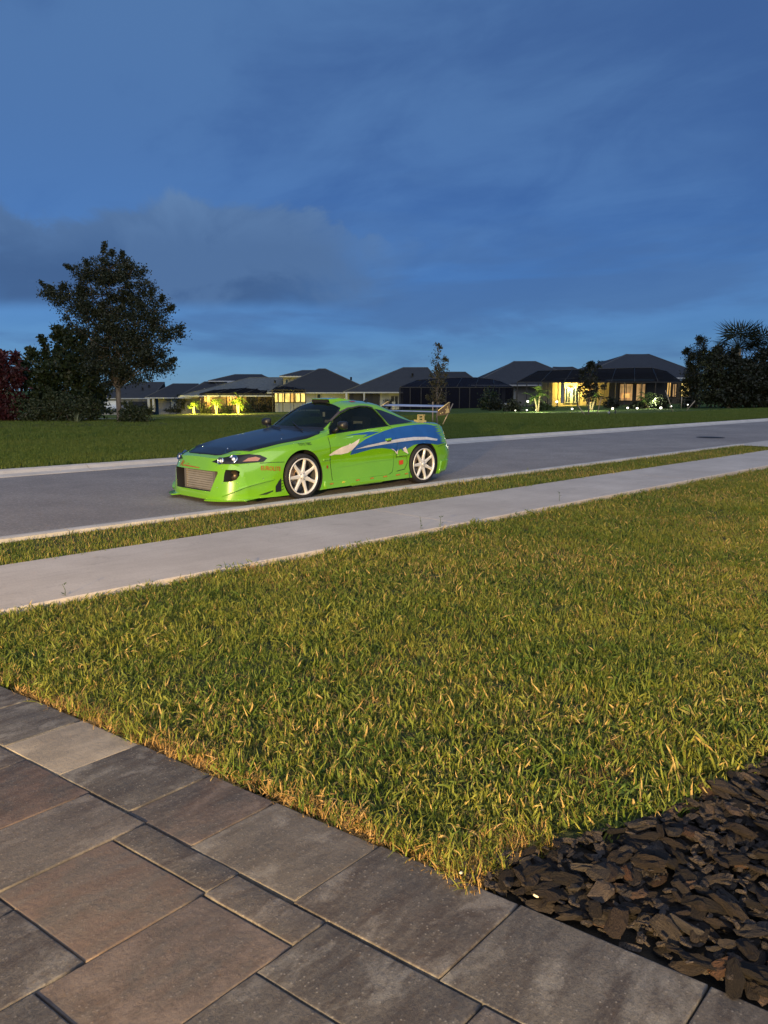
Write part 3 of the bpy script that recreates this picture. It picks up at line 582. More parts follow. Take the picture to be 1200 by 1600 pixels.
h = House('house', 'long grey hip roofed house with white corner wall behind the rear wing', 118, 640, 640)
h.wall(560, 760, 612, None, 1.2, 13, WALLM); h.roof(536, 700, 612.5, 573, 632, 672, -.6, 15); h.roof(640, 770, 612, 580.3, 684, 734, 0, 14); h.pillar(540, 543, 614, 640); h.pillar(568, 570, 614, 640); h.slab('dark_opening_slab', DARKO, 545, 567, 614, 640, .9); h.slab('dark_opening_slab', DARKO, 571, 592, 614, 640, 1.1); h.slab('pale_panel', PWALL, 594, 626, 614, 640, 1.1); h.win(611, 622, 619, 634, .98, WGL, 1); h.vent(646, 586, 4)  # dark slabs paint the shade inside the openings between the pillars
h = House('screen_enclosure', 'large dark navy screened patio enclosure behind the thin young tree', 107, 715, 640, 'patio')
h.wall(632, 796, 606, None, 7, 7.4, plain('navy_wall', (0.015, 0.017, 0.03), .8)); cage(h, [625, 641, 658, 676, 697, 718, 734, 757, 780, 802], 606, 640, [(652, 594.5, 3.5), (672, 592, 3.5), (700, 590.5, 3.5), (726, 589.5, 3.5), (752, 590, 3.5), (776, 592.5, 3.5), (790, 597, 3.5)], 7, SCRN, None, SCRN)
for a, b in ((642.5, 656.5), (659.5, 674)): h.slab('glass_door', WGL, a, b, 609, 638, .6)
h = House('house', 'broad dark hip roofed house between the navy patio and the lit patio', 116, 830, 637)
h.wall(770, 900, 601, None, 1, 13, WALLM); h.roof(735, 925, 601.5, 562.5, 817, 853, -.6, 18); h.roof(860, 960, 601, 572, 880, 912, 1, 14); h.slab('pale_panel', PWALL, 800, 806, 603, 630, .9); h.win(803.2, 806.6, 609, 626, .88, WGL, 0, TRIM)
h = House('house', 'large house with brightly lit yellow screened patio at right beyond the street', 101, 935, 636)
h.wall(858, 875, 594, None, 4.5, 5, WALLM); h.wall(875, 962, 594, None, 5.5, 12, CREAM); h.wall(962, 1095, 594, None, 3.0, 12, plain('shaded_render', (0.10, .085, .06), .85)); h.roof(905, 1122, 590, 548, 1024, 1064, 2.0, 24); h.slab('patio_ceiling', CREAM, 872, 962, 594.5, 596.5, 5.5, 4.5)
h.win(899, 907, 606, 629, 5.45, WGL, 1); h.win(911, 920, 606, 629, 5.45, WGL, 1); h.win(935, 943, 601, 630, 5.45, LITD, 0); h.win(979, 1000, 600, 626, 2.95, LITD, 1, ALUB); h.win(1005.5, 1020, 600, 626, 2.95, LITD, 1, ALUB); h.slab('glowing_worktop', LITW, 983, 996, 615, 622, 2.86, .02); h.slab('dark_opening_slab', DARKO, 1022, 1054, 598, 632, 2.9); h.win(1055, 1061, 598, 620, 2.95, LITW, 0, ALUB); h.win(1064, 1070, 600, 620, 2.95, LITD, 1, ALUB); h.slab('glowing_wall', LITY, 1077, 1089.5, 598, 621, 2.93); h.pillar(879, 883, 597, 630, 1.0)  # worktop and end wall emit their own glow, standing in for lamplight
cage(h, [808, 823, 841, 856, 872, 903, 931, 962, 976, 1003, 1024, 1045, 1064], 598, 634, [(848, 579.5, 4), (872, 578, 4), (905, 577, 4), (940, 576, 4), (975, 575, 4), (1005, 574, 4), (1034, 574, 4), (1058, 580, 4)], 5, screen('thin_screen', (.010, .010, .010), .25), None, SCRT)
def sconce(u, v, D, W):
    p = U(u, v, D); s_ = thing('wall_lantern', 'glowing wall lantern on the yellow patio wall, ' + ('left of the patio windows' if u < 920 else 'right of the patio windows'), 'wall light', p, 0, 'lanterns on the lit patio wall')
    m = MB(); m.lathe([(0, -.16), (.09, -.14), (.11, .12), (.05, .2), (0, .22)], 10); m.build('glass', BULB, s_); m = MB(); m.span((-.14, -.14, .20), (.14, .14, .25)); m.build('cap', ALUB, s_); point('sconce_light', p - FW * .45, W, (1.0, .74, .20), .12)
sconce(893, 609, 106.0, 900); sconce(949, 607, 106.0, 1100); point('patio_ceiling_light', U(899, 594, 104), 55, (1, .9, .65), .1); point('patio_ceiling_light', U(951, 594, 104), 45, (1, .9, .65), .1)
ac = thing('air_conditioner', 'pale grey air conditioning unit beside the navy patio', 'air conditioner', U(787, 640, 100), YAW - pi / 2); m = MB(); m.box((0, 0, .42), (.75, .75, .84)); m.build('cabinet', TRIM, ac)
m = MB(); [m.box((0, -.385, .14 + .09 * i), (.66, .02, .05)) for i in range(8)]; stuff(m.build('louvre', WALLM, ac)); m = MB(); m.lathe([(.3, .845), (.3, .87), (.0, .88)], 16); m.build('fan_grille', ALUB, ac)
ch = thing('patio_chair', 'small pale chair outside the white corner wall behind the rear wing', 'chair', U(616.5, 640, 108), YAW - pi / 2 + .5); CH = plain('chair_cream', (0.62, 0.60, 0.42), .6)
m = MB(); m.box((0, 0, .46), (.5, .5, .06)); m.build('seat', CH, ch); m = MB(); m.box((0, .25, .80), (.5, .06, .62)); m.build('backrest', CH, ch)
for a in (-.21, .21):
    for b in (-.21, .21): m = MB(); m.box((a, b, .215), (.06, .06, .43)); m.build('leg', CH, ch)
# ------------------------------------------------------------------ trees, shrubs, palms, small things
def gD(u, v, D):
    for d in np.arange(20, 200, .5):
        p = V((u - 600) * d / 1215, d)
        if 608 + 1215 * (CAM_H - zfar(p.x, p.y) - .03) / d <= v: return float(d)
    return D
def leafmat(name, lo, hi, rough=.55, trans=.2):
    n = NT(name, rough, .4); t = n.attr('tint'); c = n.mix(t, lo, hi); n.set('Base Color', n.mix(n.rng(n.noise(3, 3, .5, n.objc()), .35, .7, 0, .4), c, lo))
    tr = n.N.new('ShaderNodeBsdfTranslucent'); n.L.new(c, tr.inputs[0]); ms = n.N.new('ShaderNodeMixShader'); ms.inputs[0].default_value = trans; n.L.new(n.b.outputs[0], ms.inputs[1]); n.L.new(tr.outputs[0], ms.inputs[2]); n.L.new(ms.outputs[0], n.N['Material Output'].inputs[0]); return n.m
OAKL = leafmat('oak_leaf', (0.011, 0.018, 0.008), (0.030, 0.040, 0.016)); SHRL = leafmat('shrub_leaf', (0.010, 0.022, 0.007), (0.040, 0.060, 0.018)); HEDL = leafmat('hedge_leaf', (0.014, 0.026, 0.009), (0.050, 0.065, 0.022)); REDL = leafmat('red_leaf', (0.018, 0.005, 0.006), (0.085, 0.016, 0.018)); DRKL = leafmat('dark_leaf', (0.008, 0.012, 0.006), (0.022, 0.028, 0.012)); YNGL = leafmat('young_leaf', (0.030, 0.034, 0.014), (0.075, 0.075, 0.035)); PALML = leafmat('palm_leaf', (0.05, 0.09, 0.012), (0.12, 0.17, 0.03), .5, .35); FANL = leafmat('fan_leaf', (0.010, 0.016, 0.008), (0.026, 0.034, 0.014))
n = NT('tree_bark', .95, .2); k = n.noise(5, 6, .7, n.mapping(n.objc(), (4, 4, .8))); n.set('Base Color', n.mix(n.rng(k, .35, .7), (0.08, 0.068, 0.056), (0.26, 0.23, 0.19))); n.bump(k, 1, .03); BKM = n.m
PALB = plain('palm_trunk', (0.22, 0.17, 0.10), .9, var=.3, scale=14)
def leaves_mesh(name, centers, nper, spread, lsize, seed, asp=.5, drop=0.0):
    r_ = np.random.default_rng(seed); C = np.repeat(np.asarray(centers, float), nper, 0); N_ = len(C); sp = np.repeat(np.broadcast_to(np.asarray(spread, float), (len(centers),)), nper)
    P = C + r_.normal(0, 1, (N_, 3)) * sp[:, None] * np.array([1, 1, .7]); L_ = lsize * r_.uniform(.6, 1.4, N_)
    d = r_.normal(0, 1, (N_, 3)); d[:, 2] -= drop; d /= np.linalg.norm(d, axis=1)[:, None]; u = r_.normal(0, 1, (N_, 3)); u[:, 2] *= .6; s_ = np.cross(d, u); s_ /= np.linalg.norm(s_, axis=1)[:, None] + 1e-9; nn = np.cross(d, s_)
    a = P; b = P + d * (L_ * .5)[:, None] + s_ * (L_ * asp * .5)[:, None] + nn * (L_ * .06)[:, None]; c = P + d * L_[:, None]; e = P + d * (L_ * .5)[:, None] - s_ * (L_ * asp * .5)[:, None] + nn * (L_ * .06)[:, None]
    co = np.stack([a, b, c, e], 1).reshape(-1, 3); me = bpy.data.meshes.new(name); me.vertices.add(len(co)); me.vertices.foreach_set('co', co.astype(np.float32).ravel()); me.loops.add(4 * N_); me.loops.foreach_set('vertex_index', np.arange(4 * N_, dtype=np.int32)); me.polygons.add(N_); me.polygons.foreach_set('loop_start', np.arange(0, 4 * N_, 4, dtype=np.int32)); me.polygons.foreach_set('loop_total', np.full(N_, 4, np.int32))
    at = me.attributes.new('tint', 'FLOAT', 'POINT'); at.data.foreach_set('value', np.repeat(r_.random(N_), 4).astype(np.float32)); me.update(calc_edges=True); return me
def twigs(m, p0, p1, rad, seed, wob=.12, nseg=5):
    rr = random.Random(seed); pts = []
    for i in range(nseg + 1):
        t = i / nseg; q = Vector(p0).lerp(Vector(p1), t); L_ = (Vector(p1) - Vector(p0)).length
        if 0 < i < nseg: q += Vector((rr.gauss(0, 1), rr.gauss(0, 1), rr.gauss(0, .6))) * wob * L_ * .35
        pts.append(q)
    m.tube(pts, [rad * (1 - .75 * i / nseg) for i in range(nseg + 1)], 6); return pts
def leafy(name, label, cat, u, vb, D, lobes, mat, leaf, nclus, nper, csp, seed, trunk=None, group=None, asp=.5, stems=True, shoots=0, depthk=.85, drop=0.0, kdens=1.0):
    """lobes: list (u, v, ru, rv) in metres-per-pixel units at distance D; crown filled with leaf clusters hung on branches"""
    k = D / 1215.0; base = U(u, vb, D); t = thing(name, label, cat, base, YAW - pi / 2, group); rr = random.Random(seed); cents = []; sizes = []; m = MB()
    vols = [max(.02, a[2] * a[3]) for a in lobes]; tot = sum(vols); top = None
    th = (vb - (trunk[0] if trunk else vb)) * k
    for (lu, lv, ru, rv), vol in zip(lobes, vols):
        c = Vector(((lu - u) * k, rr.uniform(-.25, .25) * ru * k, (vb - lv) * k)); rx, rz = ru * k, rv * k
        if stems:
            r0 = (trunk[1] if trunk else .05); pts = twigs(m, (rr.uniform(-.05, .05) * rx, 0, th * rr.uniform(.75, 1.0) if trunk else 0), c, r0 * .45, rr.random() * 1e6)
        for q in range(max(2, int(nclus * vol / tot))):
            while True:
                d = Vector((rr.uniform(-1, 1), rr.uniform(-1, 1), rr.uniform(-1, 1)))
                if .10 < d.length < 1: break
            d = d * (d.length ** -.35) * (1 + .22 * mnoise.noise(d * 2.3 + Vector((lu * .1, lv * .1, seed))))
            p = c + Vector((d.x * rx, d.y * rx * depthk, d.z * rz)); cents.append(p); sizes.append(csp * rr.uniform(.5, 1.25))
            if stems and q % 4 == 0: m.tube([c.lerp(p, .1), c.lerp(p, .6) + Vector((0, 0, .03)), p], [.018, .012, .006], 4)
    for q in range(shoots):
        lu, lv, ru, rv = rr.choice(lobes); a = rr.uniform(.15, pi - .15); p0 = Vector(((lu - u) * k + math.cos(a) * ru * k * .8, rr.uniform(-.4, .4) * ru * k, (vb - lv) * k + math.sin(a) * rv * k * .8)); dr_ = Vector((math.cos(a) * .8 + rr.gauss(0, .25), rr.gauss(0, .3), abs(math.sin(a)) + .35)).normalized() * rr.uniform(.25, .75) * min(1.2, ru * k)
        m.tube([p0, p0 + dr_ * .6, p0 + dr_], [.014, .010, .005], 4)
        for w_ in range(4): cents.append(p0 + dr_ * (.35 + .2 * w_)); sizes.append(csp * .30)
    if trunk: m.tube([(0, 0, -.1), (.01, 0, .15), (0, .02, th * .5), (.02, 0, th), (.0, 0, th + .6)], [trunk[1] * 1.5, trunk[1] * 1.08, trunk[1], trunk[1] * .92, trunk[1] * .5], 12)
    if m.v: m.build('trunk' if trunk else 'stem', BKM, t)
    obj('crown' if trunk else 'foliage', leaves_mesh('leaves', cents, nper, sizes, leaf, seed, asp, drop), mat, t); return t

leafy('oak_tree', 'tall dark oak tree with a bare trunk on the far lawn at left', 'tree', 184, 664, 33, [(180, 428, 38, 24), (150, 432, 26, 12), (205, 445, 40, 30), (165, 465, 45, 32), (118, 468, 38, 17), (146, 500, 36, 28), (200, 500, 52, 42), (243, 490, 26, 22), (262, 512, 26, 17), (285, 522, 14, 9), (235, 545, 40, 30), (190, 550, 50, 38), (158, 552, 24, 20), (215, 580, 30, 20), (182, 592, 24, 16), (250, 572, 22, 18), (95, 462, 18, 8), (170, 572, 34, 20), (185, 520, 44, 38)], OAKL, .092, 840, 64, .15, 3, (598, .105), asp=.5, shoots=26)
bed = MB(); pts = [U(u, v, 1.44 * 1215 / (v - 608)) for u, v in ((-60, 672), (60, 669), (160, 668.5), (262, 667), (272, 662.5), (190, 660.5), (60, 660), (-60, 660))]
bed.add([Vector((p.x, p.y, zfar(p.x, p.y) + .055)) for p in pts], [tuple(range(8))]); o = struct(bed.build('planting_bed', SOIL)); fix_normals(o.data)
leafy('shrub', 'tall dark broad leaved shrub between the red shrub and the oak', 'shrub', 100, 663, 35.5, [(100, 570, 48, 36), (70, 590, 34, 36), (135, 570, 30, 40), (60, 620, 36, 36), (110, 620, 50, 40), (140, 615, 24, 44), (115, 535, 22, 14)], SHRL, .17, 330, 34, .20, 5, asp=.55, shoots=34)
leafy('shrub', 'red leaved shrub at the far left edge of the far lawn', 'shrub', 8, 664, 34, [(0, 575, 26, 22), (-20, 600, 34, 44), (14, 610, 18, 34), (-8, 640, 34, 24), (12, 645, 20, 18)], REDL, .21, 170, 34, .19, 8, asp=.4, shoots=12, drop=.4)
leafy('shrub', 'low green hedge shrub in front of the tall dark shrub', 'shrub', 90, 664, 33.6, [(45, 642, 24, 20), (75, 638, 22, 22), (100, 640, 24, 22), (138, 642, 18, 20), (60, 650, 26, 14), (118, 650, 26, 14)], HEDL, .11, 230, 30, .14, 11, asp=.5, shoots=10)
leafy('shrub', 'round bushy shrub with pale stems right of the oak trunk', 'shrub', 208, 665, 32.6, [(208, 648, 20, 14), (196, 652, 12, 12), (221, 652, 12, 12)], HEDL, .10, 90, 28, .12, 13, asp=.5, shoots=10)
yu = thing('yucca', 'small spiky pale yucca on the lawn edge below the hedge shrub', 'plant', U(117, 663, 32.3)); YUM = plain('yucca_leaf', (0.16, 0.19, 0.09), .5)
rr = random.Random(2)
for i in range(22):
    a = rr.random() * 6.28; e = rr.uniform(.35, 1.45); L_ = rr.uniform(.35, .62); d = Vector((math.cos(a) * math.cos(e), math.sin(a) * math.cos(e), math.sin(e))); s_ = d.cross(Vector((0, 0, 1))).normalized() * .016; m = MB(); m.add([-s_, s_, d * L_ * .6 + s_ * .8, d * L_, d * L_ * .6 - s_ * .8], [(0, 1, 2, 3, 4)]); m.build('leaf', YUM, yu)
leafy('young_tree', 'slender sparse young tree rising behind the rear wing', 'tree', 683, 668, 28.8, [(683, 550, 5, 12), (683, 572, 9, 14), (685, 592, 12, 16), (684, 612, 14, 16), (681, 626, 12, 10), (694, 572, 6, 10)], YNGL, .07, 150, 9, .075, 17, (634, .030), asp=.5, shoots=22)
st = tag(obj('tree_stake', None), 'thin wooden stake beside the slender young tree', 'stake'); st.location = U(676.5, 668, 28.6); m = MB(); m.tube([(0, 0, -.1), (0, 0, .95)], .022, 6); st_ = m.build('stake_pole', plain('stake_wood', (0.30, .24, .17), .9), st)
leafy('staked_tree', 'small dark tree held by pale stakes in front of the lit patio', 'tree', 921, 655, 47, [(922, 590, 16, 18), (930, 610, 16, 16), (915, 612, 14, 14), (925, 576, 7, 8)], DRKL, .13, 80, 18, .15, 19, (632, .05), asp=.5, shoots=16)
SW = plain('stake_wood_pale', (0.36, .30, .22), .9)
def stake(label, u0, v0, u1, v1, D):
    a, b = U(u0, v0, D), U(u1, v1, D); m = MB(); m.tube([(0, 0, 0), tuple(b - a)], .028, 6); o = m.build('tree_stake', SW); o.location = a; tag(o, label, 'stake', 'tree stakes on the far lawn')
stake('pale stake leaning from the left against the small dark tree', 918, 652, 904, 633, 46); stake('pale stake leaning on the right of the small dark tree', 934, 651, 940, 620, 48); stake('pale leaning stake right of the lit low palm', 1053, 643, 1040, 610, 52); stake('pale leaning stake at the right end of the lit patio', 1075, 641, 1087, 626, 52); stake('thin upright stake before the dark patio end', 1066, 638, 1066, 620, 53)
# palms
def frond(m, base, az, el, L_, droop, nl, w_, seed):
    rr = random.Random(seed); p = Vector(base); d = Vector((math.cos(az) * math.cos(el), math.sin(az) * math.cos(el), math.sin(el))); pts = [p]
    for i in range(8): d = (d + Vector((0, 0, -droop * (i + 1) / 8))).normalized(); p = p + d * L_ / 8; pts.append(p)
    m.tube(pts, [.02 * (1 - .1 * i) for i in range(9)], 4, 0)
    for i in range(nl):
        t = .18 + .8 * i / nl; j = min(7, int(t * 8)); q = pts[j].lerp(pts[j + 1], t * 8 - j); dd = (pts[j + 1] - pts[j]).normalized(); s_ = dd.cross(Vector((0, 0, 1))).normalized(); ll = L_ * .34 * math.sin(pi * min(1, t * .85 + .15)) * rr.uniform(.8, 1.1)
        for sg in (-1, 1):
            e = (s_ * sg + dd * .7 + Vector((0, 0, -.35))).normalized() * ll; wv = dd * w_; m.add([q - wv, q + wv, q + e * .6 + wv * .8, q + e, q + e * .6 - wv * .6], [(0, 1, 2, 3, 4)])
def fan(m, base, az, el, L_, seed):
    rr = random.Random(seed); d = Vector((math.cos(az) * math.cos(el), math.sin(az) * math.cos(el), math.sin(el))); q = Vector(base) + d * L_ * .5; m.tube([base, q], .025, 4); s_ = d.cross(Vector((0, 0, 1))).normalized(); nrm = s_.cross(d)
    for i in range(13):
        a = R(-105 + 17.5 * i); e = (d * math.cos(a) + s_ * math.sin(a) + Vector((0, 0, -.25))).normalized(); ww = (s_ * math.cos(a) - d * math.sin(a)).normalized() * .05; ll = L_ * .55 * rr.uniform(.85, 1.1); m.add([q, q + e * ll * .55 + ww, q + e * ll, q + e * ll * .55 - ww], [(0, 1, 2, 3)])
def palm(name, label, u, vb, vt, D, trunks, nf, fl, seed, mat=PALML, group=None, fanp=False, tw=.06):
    D = gD(u, vb, D) if not fanp else D; k = D / 1215.0; base = U(u, vb, D); t = thing(name, label, 'palm', base, YAW - pi / 2, group); rr = random.Random(seed); H_ = (vb - vt) * k
    for i, (du, hf) in enumerate(trunks):
        tip = Vector((du * k, rr.uniform(-.2, .2), H_ * hf)); m = MB(); m.tube([(du * k * .15, 0, -.1), tip * .4 + Vector((du * k * .05, 0, 0)), tip * .8, tip], [tw * 1.25, tw, tw * .9, tw * .95], 10); m.build('trunk', PALB, t)
        for f in range(nf):
            m = MB(); az = 2 * pi * f / nf + rr.uniform(-.3, .3); el = rr.uniform(-.15, 1.25)
            if fanp: fan(m, tip, az, el, fl * rr.uniform(.8, 1.15), rr.random())
            else: frond(m, tip, az, el, fl * rr.uniform(.8, 1.1), rr.uniform(.3, .6), 12, .02, rr.random())
            o = m.build('frond', mat, t); at = o.data.attributes.new('tint', 'FLOAT', 'POINT'); at.data.foreach_set('value', [rr.random()] * len(o.data.vertices))
    return t
SPOT = plain('spot_black', (.02, .02, .02), .5)
def uplight(u, v, D, W, col, label, side=0.0):
    p = U(u, v, D); t = thing('garden_spotlight', label, 'garden light', p, 0, 'garden spotlights under palms'); m = MB(); m.lathe([(0, -.1), (.03, -.1), (.03, .02), (.07, .04), (.08, .16), (.07, .16), (.0, .10)], 10); m.build('housing', SPOT, t); m = MB(); m.lathe([(0, .135), (.065, .14), (.0, .175)], 10); m.build('lens', BULB, t)
    point('uplight', p - FW * 1.0 + Vector((0, 0, .7)), W, col, .07)
YEL = (1.0, .76, .10); LIM = (.95, 1.0, .55)
for i, (u, vt) in enumerate(((301.5, 626), (337, 624), (371, 621))):
    lb = ('leftmost of the three yellow lit palms', 'middle one of the three yellow lit palms', 'tallest and rightmost of the three yellow lit palms')[i]
    DP = gD(u, 646.5, 128); palm('small_palm', lb, u, 646.5, vt + 3, 128, ((-2.0, .78), (2.5, 1.0), (.5, .62))[:3 if i != 1 else 2], 14, 1.35, 30 + i, PALML, 'small palms lit from below at left', tw=.075)
    uplight(u + .5, 646.5, DP - .9, 4200, YEL, 'ground spotlight under the ' + lb.split(' lit')[0].replace('leftmost of the three yellow', 'left yellow').replace('middle one of the three yellow', 'middle yellow').replace('tallest and rightmost of the three yellow', 'tall right yellow') + ' palm')
palm('small_palm', 'double trunked palm lit green white left of the lit patio', 841, 643, 617, 84, ((-5.5, .80), (3.5, 1.0)), 11, 1.15, 41, PALML, 'small palms lit from below at right'); uplight(838, 643.5, gD(841, 643, 84) - .7, 420, LIM, 'ground spotlight under the double trunked palm')
palm('small_palm', 'double trunked palm lit white behind the small staked tree', 925, 641, 619, 84, ((-5, .95), (5, .9)), 9, 1.0, 43, PALML, 'small palms lit from below at right'); uplight(922, 641, gD(925, 641, 84) - .7, 420, LIM, 'ground spotlight under the palm behind the staked tree')
palm('small_palm', 'low spreading palm lit green in front of the amber windows', 1012, 638, 622, 90, ((-5, .8), (5, .75), (0, 1.0)), 9, 1.15, 45, PALML, 'small palms lit from below at right'); uplight(1016, 638, gD(1012, 638, 90) - .7, 220, LIM, 'ground spotlight under the low spreading palm')
GL = emit('garden_lamp_glass', (1.0, .95, .80), 3.2)
for i, (u, v, lb, r_) in enumerate(((825, 627, 'left of the double trunked palm', .17), (870.5, 627.5, 'right of the double trunked palm', .15), (895, 638.5, 'below the yellow patio wall', .13), (958.5, 638, 'below the dark patio post', .14), (982, 637, 'under the left amber window', .13), (997, 637.5, 'under the right amber window', .13), (1034, 637, 'right of the low spreading palm', .16), (1050, 634.5, 'beside the leaning stake', .11), (824, 640.5, 'low by the dark patio corner', .09), (1076, 632, 'at the patio end', .07), (806, 641, 'near the air conditioner', .07))):
    D = gD(u, max(v, 636.5) + 2.5, 86); p = U(u, v, D); g = -.35 if v > 630 else -1.0; r_ *= .85 * D / 86; t = thing('path_light', 'small glowing white garden light ' + lb, 'garden light', p, 0, 'small white garden lights before the patio'); m = MB(); m.lathe([(0, -r_), (r_ * .8, -r_ * .6), (r_, 0), (r_ * .8, r_ * .6), (0, r_)], 12); m.build('globe', GL, t); m = MB(); m.lathe([(.02, g), (.02, -r_)], 6); m.lathe([(r_ * .9, r_ * .75), (.02, r_ * 1.1), (0, r_ * 1.12)], 10); m.build('stem', SPOT, t); point('path_glow', p - FW * .3 + Vector((0, 0, .05)), 5, (1, .95, .8), .08)
# dark trees at right
leafy('conifer', 'dark feathery tree left of the fan palms at right', 'tree', 1090, 636, 70, [(1090, 543, 7, 16), (1088, 565, 15, 18), (1092, 590, 22, 22), (1085, 612, 20, 22), (1075, 555, 7, 9), (1104, 570, 10, 14)], DRKL, .20, 330, 34, .22, 51, (625, .10), asp=.3, shoots=22)
leafy('broadleaf_tree', 'dark rounded tree below the fan palms at right', 'tree', 1140, 638, 66, [(1120, 560, 16, 14), (1125, 575, 28, 24), (1160, 590, 34, 30), (1195, 580, 26, 30), (1120, 608, 26, 26), (1150, 615, 34, 22), (1190, 615, 30, 24), (1225, 600, 30, 40), (1235, 560, 26, 26)], DRKL, .26, 800, 32, .30, 53, (628, .14), asp=.5, shoots=16)
palm('fan_palm', 'tall dark fan palm, left of the pair at far right', 1150, 636, 546, 68, ((0, 1.0),), 34, 2.9, 61, FANL, 'fan palms at far right', True, .20); palm('fan_palm', 'tall dark fan palm, right of the pair at far right', 1190, 636, 550, 69, ((0, 1.0),), 32, 2.8, 63, FANL, 'fan palms at far right', True, .20)
fn = thing('low_fence', 'low dark fence under the dark trees at right', 'fence', U(1118, 634, 67), YAW - pi / 2)
for i in range(9): m = MB(); m.box((-2.6 + .65 * i, 0, .35), (.06, .06, .9)); m.build('post', ALUB, fn)
for z_ in (.2, .5, .75): m = MB(); m.box((0, -.04, z_), (5.4, .03, .06)); m.build('rail', ALUB, fn)
# bushes round the houses
BL = [(763, 607, 640, 15, 100, 'pointed dark bush before the navy patio'), (775, 622, 641, 14, 99, 'low bush left of the air conditioner'), (801, 628, 642, 11, 97, 'low dark bush right of the air conditioner'), (574, 605, 640, 15, 112, 'dark round bush before the dark openings behind the car roof'), (606, 622, 640, 7, 112, 'small dark bush at the white corner wall'), (400, 618, 646, 18, 126, 'dark bush right of the tallest yellow palm'), (384, 628, 647, 13, 125, 'low dark bush at the foot of the screened patio'), (418, 625, 646, 14, 126, 'low bush beside the yellow patio doors'), (320, 630, 647, 12, 127, 'dark bush between the left and middle yellow palms'), (353, 632, 647, 11, 127, 'dark bush between the middle and right yellow palms'), (282, 616, 644, 13, 135, 'tall dark bush left of the yellow palms'), (268, 636, 644, 14, 138, 'low hedge before the white pillars'), (170, 637, 644, 16, 140, 'low dark hedge below the pale garage door'), (208, 632, 643, 12, 140, 'dark hedge right of the small shuttered window'), (222, 630, 643, 10, 141, 'dark bush below the dark opening'), (850, 632, 641, 14, 92, 'low plants left of the yellow patio'), (1000, 628, 638, 16, 94, 'low plants below the amber windows'), (1035, 618, 638, 13, 92, 'dark round bush right of the low spreading palm'), (1078, 622, 636, 12, 90, 'dark bush at the right patio end'), (958, 622, 637, 9, 95, 'dark bush right of the yellow patio wall'), (155, 633, 644, 9, 141, 'small hedge at the left end of the bungalow')]
for i, (u, vt, vb, hw, D, lb) in enumerate(BL):
    hv = (vb - vt) / 2; D = gD(u, vb, D) if u > 430 else D + 3; leafy('bush', lb, 'bush', u, vb, D, [(u, vt + hv * 1.05, hw * .75, hv), (u - hw * .4, vb - hv * .6, hw * .55, hv * .7), (u + hw * .4, vb - hv * .6, hw * .55, hv * .7)], DRKL if i % 3 else SHRL, .24, 46, 18, .22, 80 + i, asp=.5, stems=False, group='bushes round the far houses')
leafy('tree', 'dark tree top rising behind the lit patio roof', 'tree', 935, 634, 125, [(935, 575, 8, 7), (935, 590, 11, 14)], DRKL, .3, 60, 20, .3, 131, (600, .12), asp=.4, shoots=8)
pst = obj('lawn_post', None, None, None, U(954, 655, 44)); tag(pst, 'thin dark post with a small light cap on the far lawn', 'post'); m = MB(); m.lathe([(.035, -.05), (.035, .52), (0, .54)], 8); m.build('pole', ALUB, pst); m = MB(); m.box((-.10, 0, .40), (.10, .06, .10)); m.build('cap', TRIM, pst)
pst = obj('lawn_post', None, None, None, U(963, 652, 46)); tag(pst, 'shorter thin dark post right of the capped post', 'post'); m = MB(); m.lathe([(.035, -.05), (.035, .42), (0, .44)], 8); m.build('pole', ALUB, pst)
# manhole in the street
x_, y_ = 19.7, 10.35 + 0; d_ = U(1115, 683.5, 1.50 * 1215 / 75.5); mh = thing('manhole_cover', 'dark round iron manhole cover in the street at right', 'manhole cover', (d_.x, d_.y, .028)); m = MB(); m.lathe([(.0, .004), (.34, .004), (.36, -.03)], 32); m.build('cover', plain('iron', (0.018, .018, .02), .6, .5), mh)
m = MB(); m.lathe([(.365, .002), (.42, .0), (.42, -.03)], 32); m.build('frame', plain('iron_frame', (0.05, .048, .045), .7), mh)
# weeds at the pavement edge
WD = plain('weed_green', (0.06, .09, .025), .6)
for (x, y, hgt, lb) in ((2.18, 5.50, .12, 'small leafy weed at the pavement edge, lower left'), (6.05, 5.52, .17, 'thin upright weed stalk at the pavement edge below the car'), (6.35, 5.5, .14, 'bent weed stalk at the pavement edge right of the upright one'), (8.9, 5.60, .16, 'tall thin weed at the pavement edge right of the car')):
    t = thing('weed', lb, 'weed', (x, y, 0), 0, 'weeds along the pavement edge'); rr = random.Random(int(x * 100)); m = MB(); m.tube([(0, 0, -.02), (.01, .01, hgt * .6), (rr.uniform(-.03, .03), .0, hgt)], [.003, .0025, .0015], 5); m.build('stem', WD, t)
    for q in range(5): a = rr.random() * 6.28; z_ = hgt * rr.uniform(.1, 1.0); m = MB(); d = Vector((math.cos(a), math.sin(a), .4)); s_ = Vector((-math.sin(a), math.cos(a), 0)); L_ = rr.uniform(.02, .045); b = Vector((.005, .003, z_)); m.add([b, b + d * L_ * .5 + s_ * L_ * .25, b + d * L_, b + d * L_ * .5 - s_ * L_ * .25], [(0, 1, 2, 3)]); m.build('leaf', WD, t)
